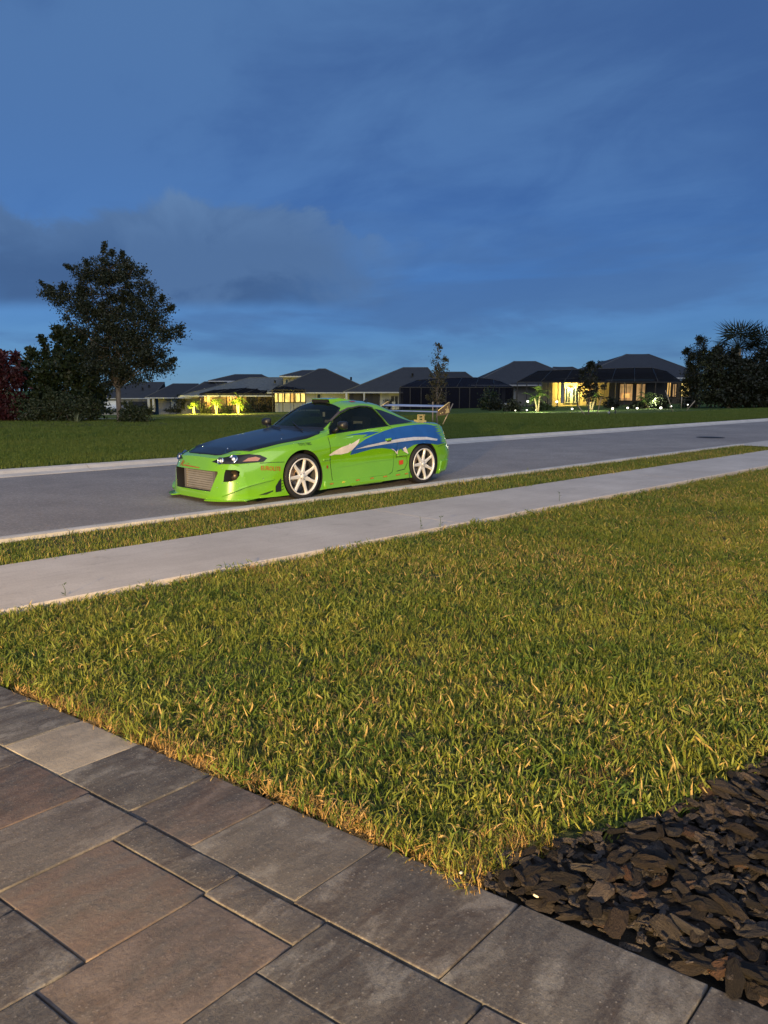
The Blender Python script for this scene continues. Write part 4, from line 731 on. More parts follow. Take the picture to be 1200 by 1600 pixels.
# ------------------------------------------------------------------ the car (local x runs from nose to tail, y<0 is the kerb side)
CARX, CARY = 5.66, 9.19
GREEN = NT('green_paint', 0.22, 0.6); k = GREEN.noise(3, 3, .5, GREEN.objc()); fl = GREEN.noise(900, 2, .5, GREEN.objc())
GREEN.set('Base Color', GREEN.mix(GREEN.rng(k, .3, .7), (0.150, 0.40, 0.003), (0.170, 0.43, 0.004))); GREEN.set('Coat Weight', 1.0); GREEN.b.inputs['Coat Roughness'].default_value = .04; GREEN = GREEN.m
BLUE = plain('blue_vinyl', (0.014, 0.085, 0.30), .3, var=.1, coat=1.0); SILV = plain('silver_vinyl', (0.72, 0.72, 0.72), .3, .3, coat=1.0); WHT = plain('cream_vinyl', (0.72, 0.64, 0.55), .4, coat=.5)
TEALV = plain('light_green_vinyl', (0.30, 0.66, 0.25), .35, coat=1.0)
BLK = plain('black_trim', (0.012, 0.012, 0.013), .4); BLKM = plain('black_inside', (0.008, 0.008, 0.009), .8); SEAM = plain('shut_line', (0.012, 0.03, 0.004), .7)
CARB = NT('carbon_bonnet', .34, .3); q = CARB.N.new('ShaderNodeTexChecker'); CARB.L.new(CARB.objc(), q.inputs[0]); q.inputs['Scale'].default_value = 120; CARB.set('Base Color', CARB.mix(q.outputs['Fac'], (0.006, 0.007, 0.010), (0.012, 0.014, 0.018))); CARB.set('Coat Weight', .35); CARB.b.inputs['Coat Roughness'].default_value = .08; CARB = CARB.m
GLS = NT('tinted_glass', .03, .7); GLS.set('Base Color', (0.012, 0.02, 0.02)); tr = GLS.N.new('ShaderNodeBsdfTransparent'); tr.inputs[0].default_value = (.45, .52, .5, 1); ms = GLS.N.new('ShaderNodeMixShader'); ms.inputs[0].default_value = .35; GLS.L.new(tr.outputs[0], ms.inputs[1]); GLS.L.new(GLS.b.outputs[0], ms.inputs[2]); GLS.L.new(ms.outputs[0], GLS.N['Material Output'].inputs[0]); GLS = GLS.m
DGLS = plain('dark_quarter_glass', (0.012, 0.016, 0.03), .05, spec=.7)
RUB = plain('tyre_rubber', (0.014, 0.014, 0.014), .75); RIMM = plain('cream_white_alloy', (0.78, 0.75, 0.68), .32, .25, var=.05); STEEL = plain('brake_steel', (0.30, 0.28, 0.27), .35, .9); BARREL = plain('dark_barrel', (0.16, 0.155, 0.15), .35, .6); BRONZE = plain('bronze_caliper', (0.55, 0.36, 0.22), .45, .3)
CHROME = plain('lamp_chrome', (0.50, 0.52, 0.55), .16, 1.0, var=.05); LENS = NT('clear_lens', .02, .6); LENS.set('Base Color', (.8, .85, .9)); LENS = LENS.m; AMB = plain('amber_lens', (0.30, 0.13, 0.07), .15, coat=1.0)
COPPER = plain('intercooler_bronze', (0.38, 0.36, 0.32), .42, .45); REDV = plain('red_decal', (0.50, 0.055, 0.01), .4); DKRED = plain('dark_red_lettering', (0.34, 0.06, 0.01), .4); BLKV = plain('black_decal', (0.01, 0.01, 0.012), .4); YELV = plain('yellow_decal', (0.70, 0.60, 0.04), .4)
ALU = plain('wing_aluminium', (0.55, 0.60, 0.70), .35, .6); GOLD = plain('gold_bracket', (0.75, 0.58, 0.24), .35, .45); DKBRZ = plain('wing_end_bronze', (0.20, 0.14, 0.07), .4, .4); TAILL = plain('tail_lens', (0.18, 0.02, 0.02), .12, coat=1.0)

def tab(s):
    a = [tuple(map(float, q.split(':'))) for q in s.split()]; return np.array([q[0] for q in a]), np.array([q[1] for q in a])
def sm(t, x):
    X, Y = t; n = len(X)
    if x <= X[0]: return float(Y[0])
    if x >= X[-1]: return float(Y[-1])
    i = int(np.searchsorted(X, x) - 1); i = min(max(i, 0), n - 2)
    def sl(i):
        if i <= 0: return (Y[1] - Y[0]) / (X[1] - X[0])
        if i >= n - 1: return (Y[-1] - Y[-2]) / (X[-1] - X[-2])
        a = (Y[i] - Y[i - 1]) / (X[i] - X[i - 1]); b = (Y[i + 1] - Y[i]) / (X[i + 1] - X[i]); return 0 if a * b <= 0 else 2 * a * b / (a + b)
    h = X[i + 1] - X[i]; t_ = (x - X[i]) / h; m0, m1 = sl(i) * h, sl(i + 1) * h
    return float((2 * t_**3 - 3 * t_**2 + 1) * Y[i] + (t_**3 - 2 * t_**2 + t_) * m0 + (-2 * t_**3 + 3 * t_**2) * Y[i + 1] + (t_**3 - t_**2) * m1)
z12 = tab('0:.615 .06:.650 .15:.682 .3:.728 .6:.797 1.0:.868 1.3:.912 1.42:.935 1.7:1.10 1.98:1.268 2.12:1.325 2.35:1.358 2.6:1.354 2.85:1.335 3.15:1.240 3.45:1.112 3.7:1.018 3.9:.985 4.1:.985 4.22:.965 4.36:.90')
z10 = tab('0:.605 .06:.636 .15:.664 .3:.708 .6:.777 1.0:.842 1.35:.885 1.6:.92 1.85:1.068 2.08:1.202 2.28:1.276 2.5:1.297 2.75:1.282 3.05:1.197 3.35:1.082 3.6:.990 3.85:.975 4.1:.970 4.22:.945 4.36:.87')
y10 = tab('0:.42 .3:.50 1.0:.60 1.45:.675 1.65:.665 1.9:.625 2.2:.58 2.5:.56 2.9:.55 3.3:.54 3.7:.55 4.1:.55 4.36:.48')
z6 = tab('0:.570 .15:.615 .35:.668 .6:.722 .85:.765 1.05:.785 1.3:.815 1.55:.862 2.0:.892 2.5:.922 2.9:.945 3.3:.968 3.6:.972 3.9:.955 4.1:.935 4.25:.90 4.36:.82')
y6 = tab('0:.60 .3:.69 .6:.755 1.0:.800 1.5:.800 2.0:.795 2.6:.790 3.1:.79 3.5:.795 3.8:.785 4.05:.75 4.25:.70 4.36:.64')
z5 = tab('0:.50 .15:.515 .3:.54 .6:.62 .9:.69 1.05:.705 1.3:.70 1.6:.705 2.2:.715 2.9:.735 3.4:.76 3.6:.765 3.9:.755 4.25:.72 4.36:.66')
y5 = tab('0:.72 .3:.785 .6:.835 .9:.862 1.05:.870 1.4:.862 1.7:.858 2.3:.858 2.9:.864 3.3:.874 3.58:.876 3.9:.855 4.25:.79 4.36:.72')
z4 = tab('0:.40 .3:.42 .6:.47 1.0:.50 4.36:.50'); y4 = tab('0:.76 .3:.82 .6:.862 1.0:.876 1.4:.846 1.8:.826 2.4:.826 2.9:.838 3.3:.864 3.58:.880 3.9:.865 4.25:.81 4.36:.74')
z3 = tab('0:.24 .6:.27 1.0:.28 4.36:.32'); y3 = tab('0:.79 .3:.84 .6:.872 1.0:.880 1.4:.862 1.8:.848 2.4:.848 2.9:.855 3.3:.872 3.58:.880 3.9:.868 4.25:.82 4.36:.75')
z2 = tab('0:.085 1.0:.085 1.4:.105 3.2:.125 3.8:.135 4.1:.16 4.36:.20'); y2 = tab('0:.80 .3:.855 .6:.882 1.0:.886 1.4:.880 1.8:.876 2.9:.878 3.3:.882 3.58:.884 3.9:.870 4.25:.82 4.36:.74')
def section(x):
    p2 = (sm(y2, x), sm(z2, x)); P = [(0, p2[1] - .006), (p2[0] - .05, p2[1] - .006), p2, (sm(y3, x), sm(z3, x)), (sm(y4, x), sm(z4, x)), (sm(y5, x), sm(z5, x)), (sm(y6, x), sm(z6, x))]
    a = (sm(y6, x), sm(z6, x)); b = (sm(y10, x), sm(z10, x)); c = (0, sm(z12, x)); gh = max(0, min(1, (b[1] - a[1] - .02) / .12))
    for t, bu in ((.10, -.016), (.42, .012), (.76, .022)):
        P.append((a[0] + (b[0] - a[0]) * t + bu * gh, a[1] + (b[1] - a[1]) * t + (.012 * gh if t > .5 else 0) + (1 - gh) * .012 * math.sin(t * pi)))
    P.append(b); P.append((b[0] * .5, c[1] - .26 * (c[1] - b[1]))); P.append(c); return P
def dense(P, k=4):
    out = []; n = len(P)
    for i in range(n - 1):
        p0 = P[max(i - 1, 0)]; p1 = P[i]; p2 = P[i + 1]; p3 = P[min(i + 2, n - 1)] if i + 2 < n else (-P[n - 2][0], P[n - 2][1])
        sharp1 = i in (0, 1, 2); 
        for s in range(k if i else 12):
            t = s / (k if i else 12)
            if i < 3: out.append((p1[0] + (p2[0] - p1[0]) * t, p1[1] + (p2[1] - p1[1]) * t)); continue
            q = []
            for d in (0, 1):
                l1 = math.dist(p1, p2) + 1e-6
                m1 = (p2[d] - p0[d]) * .5 * min(1, 1.0) * (l1 / (0.5 * (l1 + math.dist(p0, p1)) + 1e-6)); m2 = (p3[d] - p1[d]) * .5 * (l1 / (0.5 * (l1 + math.dist(p2, p3)) + 1e-6))
                q.append((2 * t**3 - 3 * t**2 + 1) * p1[d] + (t**3 - 2 * t**2 + t) * m1 * .8 + (-2 * t**3 + 3 * t**2) * p2[d] + (t**3 - t**2) * m2 * .8)
            out.append(tuple(q))
    out.append(P[-1]); return out
def warp(x, y, z):
    a = abs(y)
    wf = 0.43 * (min(a, .95) / .87) ** 4.6; zz = -.035 + .030 * max(0, (z - .1)) / .3 + (.03 * max(0, (z - .42) / .12) if z > .42 else 0)
    f = max(0, 1 - x / 1.0); x1 = x * (1 - wf * f) + wf * f * (1 if x < 1 else 0) * 1.0
    x1 = x + wf * f * f * (1.0) if True else x1
    x1 += zz * max(0, 1 - x / .3)
    g = max(0, (x1 - 3.6) / .76); x1 -= .11 * (min(a, .9) / .8) ** 3 * g * g; x1 += (.075 * math.exp(-((z - .44) / .16) ** 2) - .02 * max(0, (z - .7) / .2)) * max(0, (x - 4.1) / .26)
    if x1 < 1.03: x1 = 1.03 - (1.03 - x1) * 1.17
    return x1
XS = sorted(set([0, .03, .06, .1, .15] + [round(.15 + .05 * i, 3) for i in range(1, 83)] + [4.29, 4.33, 4.36])); XS = [x for x in XS if x <= 4.36]
def body_mesh():
    rings = [dense(section(x)) for x in XS]; n = len(rings[0])
    for r_ in (rings[0], rings[-1]):
        for k in range(13, n): r_[k] = (r_[k][0], max(r_[k][1], r_[k - 1][1] + .0012))
    bm = bmesh.new(); G = {}
    def vert(x, y, z): return bm.verts.new((warp(x, y, z), y, z))
    for i, x in enumerate(XS):
        for k, (y, z) in enumerate(rings[i]):
            mid = k in (0, n - 1)
            G[i, k, 1] = vert(x, y if not mid else 0, z); G[i, k, -1] = G[i, k, 1] if mid else vert(x, -y, z)
    def quad(a):
        b = [];
        for v in a:
            if v not in b: b.append(v)
        if len(b) >= 3:
            try: bm.faces.new(b)
            except ValueError: pass
    for i in range(len(XS) - 1):
        for k in range(n - 1):
            for s in (1, -1):
                f = [G[i, k, s], G[i + 1, k, s], G[i + 1, k + 1, s], G[i, k + 1, s]]; quad(f if s == 1 else f[::-1])
    NC = 12; K0 = 12
    for i in (0, len(XS) - 1):
        x = XS[i]; half = {}
        for s in (1, -1):
            for k, (y, z) in enumerate(rings[i]):
                for c in range(NC + 1):
                    if c == 0: half[k, c, s] = G[i, k, s]
                    elif k < K0: continue
                    elif k == K0: half[k, c, s] = G[i, K0 - c, s]
                    elif k == n - 1: half[k, c, s] = G[i, k, s]
                    elif c == NC: half[k, c, s] = half[k, c, 1] if s == -1 else vert(x, 0, z)
                    else: half[k, c, s] = vert(x, s * y * (1 - c / NC), z)
        for s in (1, -1):
            for k in range(K0, n - 1):
                for c in range(NC):
                    f = [half[k, c, s], half[k + 1, c, s], half[k + 1, c + 1, s], half[k, c + 1, s]]; quad(f if (s == 1) == (i == 0) else f[::-1])
    bmesh.ops.remove_doubles(bm, verts=bm.verts, dist=1e-5); bmesh.ops.dissolve_degenerate(bm, edges=bm.edges, dist=1e-6); bmesh.ops.recalc_face_normals(bm, faces=bm.faces)
    for f in bm.faces: f.smooth = True
    return bm
bm0 = body_mesh(); print('BODY nonmanifold', sum(1 for e in bm0.edges if not e.is_manifold), len(bm0.faces)); BVH = BVHTree.FromBMesh(bm0)
car = thing('parked_car', 'bright green two door sports coupe with blue side graphics parked facing left at the kerb', 'car', (CARX, CARY, 0), R(0.8))
me = bpy.data.meshes.new('body'); bm0.to_mesh(me); body = obj('body', me, [GREEN, BLKM])
FA, RA = 1.03, 3.555; TR = .318
def cutter(mb):
    o = mb.build('cutter', None); bm = bmesh.new(); bm.from_mesh(o.data); bmesh.ops.remove_doubles(bm, verts=bm.verts, dist=1e-5); bmesh.ops.dissolve_degenerate(bm, edges=bm.edges, dist=1e-6); bmesh.ops.recalc_face_normals(bm, faces=bm.faces); bm.to_mesh(o.data); bm.free(); o.data.materials.append(GREEN); o.data.materials.append(BLKM)
    o.data.polygons.foreach_set('material_index', [1] * len(o.data.polygons)); return o
cuts = []
for s in (-1, 1):
    for xa, r in ((FA, .362), (RA, .352)):
        m = MB(); M = Matrix.Translation((xa, 0, TR + .012)); m.lathe([(0, .50), (r, .50), (r, 1.2), (0, 1.2)][::1] if s > 0 else [(0, -.50), (r, -.50), (r, -1.2), (0, -1.2)], 48, 'Y', 0, M, False); cuts.append(cutter(m))
mouth = [(-.50, .450), (.50, .450), (.515, .425), (.41, .180), (-.41, .180), (-.515, .425)]
m = MB(); m.prism(mouth, 0, -.5, .34); cuts.append(cutter(m))
def hole_poly(s): return [(s * .60, .475), (s * .70, .472), (s * .735, .45), (s * .735, .395), (s * .715, .345), (s * .67, .32), (s * .595, .315)]
for s in (-1, 1): m = MB(); m.prism(hole_poly(s), 0, -.5, .22); cuts.append(cutter(m))
WIN = [(1.60, .878), (1.68, .95), (1.84, 1.075), (2.0, 1.165), (2.16, 1.225), (2.36, 1.253), (2.52, 1.248), (2.62, 1.228), (2.75, 1.08), (2.83, .962), (2.4, .935), (2.0, .908)]
for s in (-1, 1): m = MB(); m.prism(WIN, 1, s * .38, s * 1.1); cuts.append(cutter(m))
bmc = bmesh.new()
for s in (-1, 1):
    for (x, y, z) in ((1.75, .64, .55), (3.2, .64, .55), (1.74, .66, .86), (3.2, .64, .90), (2.2, .48, 1.215), (2.75, .47, 1.21), (2.08, .40, 1.20)): bmc.verts.new((x, s * y, z))
bmesh.ops.convex_hull(bmc, input=bmc.verts); geo = [v for v in bmc.verts if not v.link_faces]; bmesh.ops.delete(bmc, geom=geo, context='VERTS'); mec = bpy.data.meshes.new('cab'); bmc.to_mesh(mec); bmc.free(); o = obj('cutter', mec, [GREEN, BLKM]); fix_normals(mec); mec.polygons.foreach_set('material_index', [1] * len(mec.polygons)); cuts.append(o)
WSC = [(1.46, 0.0), (1.49, .30), (1.56, .50), (1.635, .605), (1.80, .592), (1.98, .552), (2.085, .49), (2.10, .3), (2.11, 0.0)]
WS = [(x, y) for x, y in WSC] + [(x, -y) for x, y in WSC[-2:0:-1]]
m = MB(); m.prism(WS, 2, .60, 1.5); 
wsc = cutter(m); cuts.append(wsc)
for c in cuts:
    md = body.modifiers.new('cut', 'BOOLEAN'); md.operation = 'DIFFERENCE'; md.object = c; md.solver = 'EXACT'; md.material_mode = 'TRANSFER'
bpy.context.view_layer.update()
dg = bpy.context.evaluated_depsgraph_get(); me2 = bpy.data.meshes.new_from_object(body.evaluated_get(dg)); body.modifiers.clear(); body.data = me2
body.parent = car
for c in cuts: bpy.data.objects.remove(c)
bm = bmesh.new(); bm.from_mesh(me2)
for e in bm.edges:
    if len(e.link_faces) == 2: e.smooth = e.calc_face_angle(0) < R(28)
for f in bm.faces: f.smooth = True
bm.to_mesh(me2); bm.free()

def patch(name, poly, view, off, mat, parent=car, step=.04, thick=None, smooth=True):
    """a sheet cut to poly and laid on the body. view: 'L' kerb side (x,z), 'R' far side (x,z), 'T' from above (x,y), 'F' from the front (y,z)"""
    polys = poly if isinstance(poly[0][0], (tuple, list)) else [poly]
    bm = bmesh.new()
    for pl in polys:
        vs = [bm.verts.new((p[0], p[1], 0)) for p in pl]
        for t in tessellate_polygon([[Vector((p[0], p[1], 0)) for p in pl]]):
            try: bm.faces.new([vs[i] for i in t])
            except ValueError: pass
    lo = [min(p[d] for pl in polys for p in pl) for d in (0, 1)]; hi = [max(p[d] for pl in polys for p in pl) for d in (0, 1)]
    for d in (0, 1):
        c = lo[d] + step
        while c < hi[d]:
            co = Vector((0, 0, 0)); co[d] = c; no = Vector((0, 0, 0)); no[d] = 1
            bmesh.ops.bisect_plane(bm, geom=bm.verts[:] + bm.edges[:] + bm.faces[:], plane_co=co, plane_no=no, dist=1e-5); c += step
    dirs = {'L': Vector((0, 1, 0)), 'R': Vector((0, -1, 0)), 'T': Vector((0, 0, -1)), 'F': Vector((1, 0, 0)), 'B': Vector((-1, 0, 0))}[view]
    for v in bm.verts:
        a, b = v.co.x, v.co.y
        o = {'L': Vector((a, -2, b)), 'R': Vector((a, 2, b)), 'T': Vector((a, b, 3)), 'F': Vector((-2, a, b)), 'B': Vector((7, a, b))}[view]
        h, nrm, fi, ds = BVH.ray_cast(o, dirs)
        if h is None:
            h, nrm, fi, ds = BVH.find_nearest(o + dirs * 1.4)
        if nrm.dot(dirs) > 0: nrm = -nrm
        v.co = h + nrm * off
    bmesh.ops.recalc_face_normals(bm, faces=bm.faces)
    tot = sum((f.normal.dot(dirs) * f.calc_area() for f in bm.faces), 0.0)
    if tot > 0: bmesh.ops.reverse_faces(bm, faces=bm.faces)
    for f in bm.faces: f.smooth = smooth
    me = bpy.data.meshes.new(name); bm.to_mesh(me); bm.free()
    o = obj(name, me, mat, parent)
    if thick: md = o.modifiers.new('depth', 'SOLIDIFY'); md.thickness = thick; md.offset = -1
    return o
def line(pts, w):
    """outline polygon of a thin stroke along pts"""
    a, b = [], []
    for i, p in enumerate(pts):
        q0 = pts[max(i - 1, 0)]; q1 = pts[min(i + 1, len(pts) - 1)]; d = math.hypot(q1[0] - q0[0], q1[1] - q0[1]) + 1e-9; nx, ny = -(q1[1] - q0[1]) / d * w / 2, (q1[0] - q0[0]) / d * w / 2
        a.append((p[0] + nx, p[1] + ny)); b.append((p[0] - nx, p[1] - ny))
    return a + b[::-1]
def lettering(name, text, view, x, z, size, off, mat, slant=0.0, sx=1.0, rot=0.0, mirror=False, parent=car):
    cu = bpy.data.curves.new('t', 'FONT'); cu.body = text; cu.size = size; cu.shear = slant; cu.resolution_u = 2; cu.space_character = 1.0
    o = bpy.data.objects.new('t', cu); COL.objects.link(o); dg = bpy.context.evaluated_depsgraph_get(); me = bpy.data.meshes.new_from_object(o.evaluated_get(dg)); bpy.data.objects.remove(o); bpy.data.curves.remove(cu)
    dirs = {'L': Vector((0, 1, 0)), 'F': Vector((1, 0, 0)), 'T': Vector((0, 0, -1))}[view]; c_, s_ = math.cos(rot), math.sin(rot)
    for v in me.vertices:
        a, b = v.co.x * sx, v.co.y; a, b = a * c_ - b * s_, a * s_ + b * c_
        o_ = {'L': Vector((x + a, -2, z + b)), 'F': Vector((-2, x - a, z + b)), 'T': Vector((x + a, z + b, 3))}[view]
        h, nrm, fi, ds = BVH.ray_cast(o_, dirs)
        if h is None: h, nrm, fi, ds = BVH.find_nearest(o_ + dirs * 1.4)
        if nrm.dot(dirs) > 0: nrm = -nrm
        v.co = h + nrm * off
    me.name = name; return obj(name, me, mat, parent)

# glass and window frames
WSI = [(1.475, 0.0), (1.505, .30), (1.575, .50), (1.64, .588), (1.80, .575), (1.97, .538), (2.07, .48), (2.085, .3), (2.095, 0.0)]
patch('windscreen', [(x - .02 if i < 3 else x, y * 1.035) for i, (x, y) in enumerate(WSC)] + [(x - .02 if y < .55 and x < 1.6 else x, -y * 1.035) for x, y in WSC[-2:0:-1]], 'T', -.006, GLS)
band = [(x, y) for x, y in WSC]; inner = [(x + .035 if x < 1.62 else (x + .02 if x < 1.8 else x - .012), y * .955) for x, y in WSC]
frame = [[band[i], band[i + 1], inner[i + 1], inner[i]] for i in range(len(band) - 1)]; frame += [[(x, -y) for x, y in q] for q in frame]
patch('windscreen_frame', frame, 'T', .003, BLK, step=.06)
cow = [(1.36, 0), (1.375, .3), (1.42, .5), (1.53, .64), (1.625, .655), (1.635, .605), (1.56, .50), (1.49, .30), (1.46, 0)]; cow = cow + [(x, -y) for x, y in cow[-2:0:-1]]
patch('cowl_grille', cow, 'T', .002, BLK)
for s, vw in ((-1, 'L'), (1, 'R')):
    g = [(x, z) for x, z in WIN]; patch('side_window', g, vw, -.008, GLS if s > 0 else GLS)
    cx, cz = 2.2, 1.05; outer = [(cx + (x - cx) * 1.022, cz + (z - cz) * 1.055) for x, z in WIN]; fr = [[outer[i], outer[(i + 1) % len(outer)], WIN[(i + 1) % len(WIN)], WIN[i]] for i in range(len(WIN))]
    patch('window_frame', fr, vw, .004, BLK, step=.05)
    patch('quarter_window', [(2.66, 1.222), (2.80, 1.195), (3.02, 1.13), (3.22, 1.06), (3.44, .995), (3.1, .975), (2.87, .962)], vw, .004, DGLS)
    patch('window_seal', line([(1.80, 1.055), (2.0, 1.178), (2.16, 1.238), (2.36, 1.266), (2.52, 1.261), (2.63, 1.240)], .011), vw, .007, plain('seal_grey', (0.13, 0.11, 0.095), .35, .5))
patch('rear_window', [(2.92, -.44), (3.05, -.50), (3.5, -.50), (3.62, -.46), (3.66, 0), (3.62, .46), (3.5, .50), (3.05, .50), (2.92, .44), (2.88, 0)], 'T', .003, DGLS)
# bonnet in carbon, green nose kept
hood = [(.115, 0), (.125, .30), (.16, .40), (.29, .46), (.33, .55), (.40, .635), (.6, .685), (.9, .725), (1.2, .745), (1.45, .725), (1.53, .655), (1.42, .5), (1.375, .3), (1.36, 0)]; hood = [(x if x > 1.03 else 1.03 - (1.03 - x) * 1.17, y) for x, y in hood]; hood = hood + [(x, -y) for x, y in hood[-2:0:-1]]
patch('bonnet', hood, 'T', .004, CARB, thick=.004)
patch('bonnet_gap', line([(x, y) for x, y in hood] , .012), 'T', .0015, SEAM)
for (x, y) in ((.18, .30), (.18, -.30), (.90, -.56), (.95, .56)):
    h, nr, fi, d_ = BVH.ray_cast(Vector((x, y, 3)), Vector((0, 0, -1))); m = MB(); m.lathe([(0, .008), (.009, .007), (.014, .002), (.014, -.004)], 12, M=Matrix.Translation(h + nr * .004)); m.build('bonnet_pin', CHROME, car)
patch('pin_lanyard', line([(.30 + .10 * math.sin(t) * .9 - .02 * t, -.30 - .10 * t - .0 * t) if False else (.18 - .14 * math.sin(t / 6 * pi) * (1 - t / 14), -.30 - .05 * t) for t in np.arange(0, 6.1, .5)], .006), 'T', .008, CHROME)
for (x, y) in ((.42, .25),): lettering('bonnet_emblem', '*', 'T', .06, .10, .13, .008, CHROME)
m = MB()
for (x0, y0, x1, y1) in ((1.40, -.42, 1.60, .02), (1.36, .05, 1.54, .48)):
    pts_ = []
    for t in np.linspace(0, 1, 7):
        x, y = x0 + (x1 - x0) * t * .9, y0 + (y1 - y0) * t; h, nr, fi, d_ = BVH.ray_cast(Vector((x, y, 3)), Vector((0, 0, -1))); pts_.append(h + nr * .022)
    m.tube(pts_, .009, 6)
m.build('wiper', BLK, car)
# doors
DOOR = [(1.545, .86), (1.60, .872), (2.0, .898), (2.45, .926), (2.80, .948), (2.86, .94), (2.90, .78), (2.885, .56), (2.86, .36), (2.82, .25), (2.74, .215), (1.62, .195), (1.575, .22), (1.56, .5), (1.545, .7)]
for vw in ('L', 'R'):
    cx, cz = 2.2, .55; patch('door_gap', [(cx + (x - cx) * 1.012, cz + (z - cz) * 1.022) for x, z in DOOR], vw, .0012, SEAM)
    dr = patch('door', DOOR, vw, .004, GREEN)
    s = -1 if vw == 'L' else 1
    patch('handle_recess', [(2.665, .765), (2.80, .775), (2.81, .72), (2.675, .712)], vw, .0085, GREEN, dr); patch('handle', [(2.69, .760), (2.80, .767), (2.80, .742), (2.69, .735)], vw, .022, GREEN, dr, thick=.012); patch('handle_gap', [(2.70, .733), (2.79, .738), (2.79, .722), (2.70, .718)], vw, .0105, BLK, dr)
    patch('door_moulding', [(1.66, .395), (1.9, .425), (2.3, .45), (2.84, .455), (2.84, .44), (2.3, .43), (1.9, .40)], vw, .011, GREEN, dr)
# livery: a plain blue sweep with a ragged tail, a silver streak and a pale spear head (both sides)
def sweep():
    up = [(1.98, .655), (2.10, .715), (2.25, .775), (2.45, .83), (2.70, .885), (2.95, .925), (3.2, .945), (3.45, .955), (3.68, .952), (3.82, .935)]
    rr = random.Random(3); tail = []
    z = .925
    while z > .62: tail += [(3.88 + rr.uniform(-.06, .0) + (.93 - z) * .42, z), (4.0 + rr.uniform(-.05, .05) + (.93 - z) * .42, z - .016)]; z -= .034
    lo = [(3.9, .615), (3.75, .64), (3.5, .66), (3.3, .645), (3.18, .60), (3.10, .545), (3.02, .60), (2.93, .545), (2.80, .605), (2.6, .632), (2.4, .628), (2.2, .60), (2.05, .575), (1.95, .565)]
    return up + tail + lo
for vw in ('L', 'R'):
    patch('side_graphic', sweep(), vw, .0068, BLUE, step=.035)
    patch('side_graphic', [(1.86, .842), (2.05, .862), (2.35, .882), (2.60, .875), (2.42, .838), (2.2, .800), (2.33, .845), (2.1, .848)], vw, .0068, BLUE)
    patch('silver_streak', [(2.02, .640), (2.3, .688), (2.65, .726), (3.0, .755), (3.3, .766), (3.6, .756), (3.90, .708), (3.88, .682), (3.6, .712), (3.3, .718), (3.0, .706), (2.65, .686), (2.3, .660)], vw, .0088, SILV)
    patch('pale_spear', [(1.515, .585), (1.60, .632), (1.76, .690), (1.90, .715), (1.93, .735), (1.95, .722), (2.14, .79), (2.10, .735), (1.98, .64), (1.90, .600), (1.76, .583), (1.63, .590), (1.56, .578)], vw, .0095, WHT)
    patch('pale_flash', [(1.80, .805), (2.02, .832), (2.02, .818)], vw, .0088, TEALV); patch('pale_flash', [(2.1, .865), (2.45, .902), (2.62, .918), (2.45, .892)], vw, .0088, TEALV)
    patch('pale_flash', [(2.80, .610), (2.92, .560), (2.955, .505), (2.965, .60), (2.92, .535), (2.86, .60)], vw, .0088, WHT); patch('pale_flash', [(3.06, .595), (3.12, .625), (3.20, .50), (3.10, .545)], vw, .0088, WHT)
    patch('shut_line', line([(2.90, .78), (2.93, .70), (2.93, .45)], .006), vw, .0075, SEAM)
    # rear quarter scoop panel
    patch('scoop_lip', [(2.95, .505), (3.20, .515), (3.19, .485), (2.95, .475)], vw, .022, GREEN, thick=.018)
    patch('scoop_outline', line([(2.94, .47), (3.16, .475), (3.165, .36), (3.10, .27), (2.92, .25)], .010), vw, .004, SEAM)
    patch('red_badge', [(2.985, .41), (3.08, .418), (3.07, .35), (2.985, .343)], vw, .008, REDV)
    # skirt flare strip
    patch('side_skirt', [(1.40, .22), (2.4, .205), (3.2, .225), (3.2, .13), (2.4, .115), (1.40, .11)], vw, .016, GREEN, thick=.03)
    patch('fender_vent', [(1.40, .535), (1.545, .542), (1.545, .515), (1.40, .51)], vw, .016, GREEN, thick=.014)
    patch('bumper_seam', line([(.35, .545), (.55, .548), (.705, .542)], .008) , vw, .003, SEAM)
    patch('bumper_seam', line([(3.91, .58), (4.05, .60), (4.2, .61)], .007), vw, .003, SEAM)
rr = random.Random(11)
for i, x in enumerate((1.50, 1.74, 2.02, 2.32, 2.60, 2.88, 3.08)):
    z = .160 + .012 * i / 3; w_ = (.075, .06, .085, .08, .09, .10, .08)[i]
    patch('sponsor_decal', [(x, z), (x + w_, z + .004), (x + w_ - .010, z + .024), (x + .008, z + .021)], 'L', .019, DKRED if i != 1 else YELV)
    patch('sponsor_decal', line([(x + .010, z + .011), (x + w_ * .35, z + .014), (x + w_ * .5, z + .008), (x + w_ - .014, z + .013)], .004), 'L', .021, YELV if i != 1 else DKRED)
patch('small_badge', [(1.475, .395), (1.505, .397), (1.505, .44), (1.475, .437)], 'L', .008, DKRED)
for s_ in (1,):
    lettering('maker_lettering', 'EUROLITE', 'L', .345, .455, .080, .006, DKRED, 0, .80, -.10); lettering('maker_lettering', 'EUROLITE', 'L', .348, .457, .080, .004, REDV, 0, .80, -.10)
    lettering('tyre_lettering', 'TOYO TIRES', 'L', .985, .742, .050, .006, BLKV, .1, .80, .02)
lettering('nose_lettering', 'R', 'F', .40, .468, .11, .006, DKRED, .35, 1.5); patch('nose_lettering', [(.30, .478), (-.12, .468), (-.12, .478), (.27, .492)], 'F', .006, DKRED); patch('nose_lettering', [(.27, .512), (.16, .506), (.16, .514)], 'F', .006, DKRED)
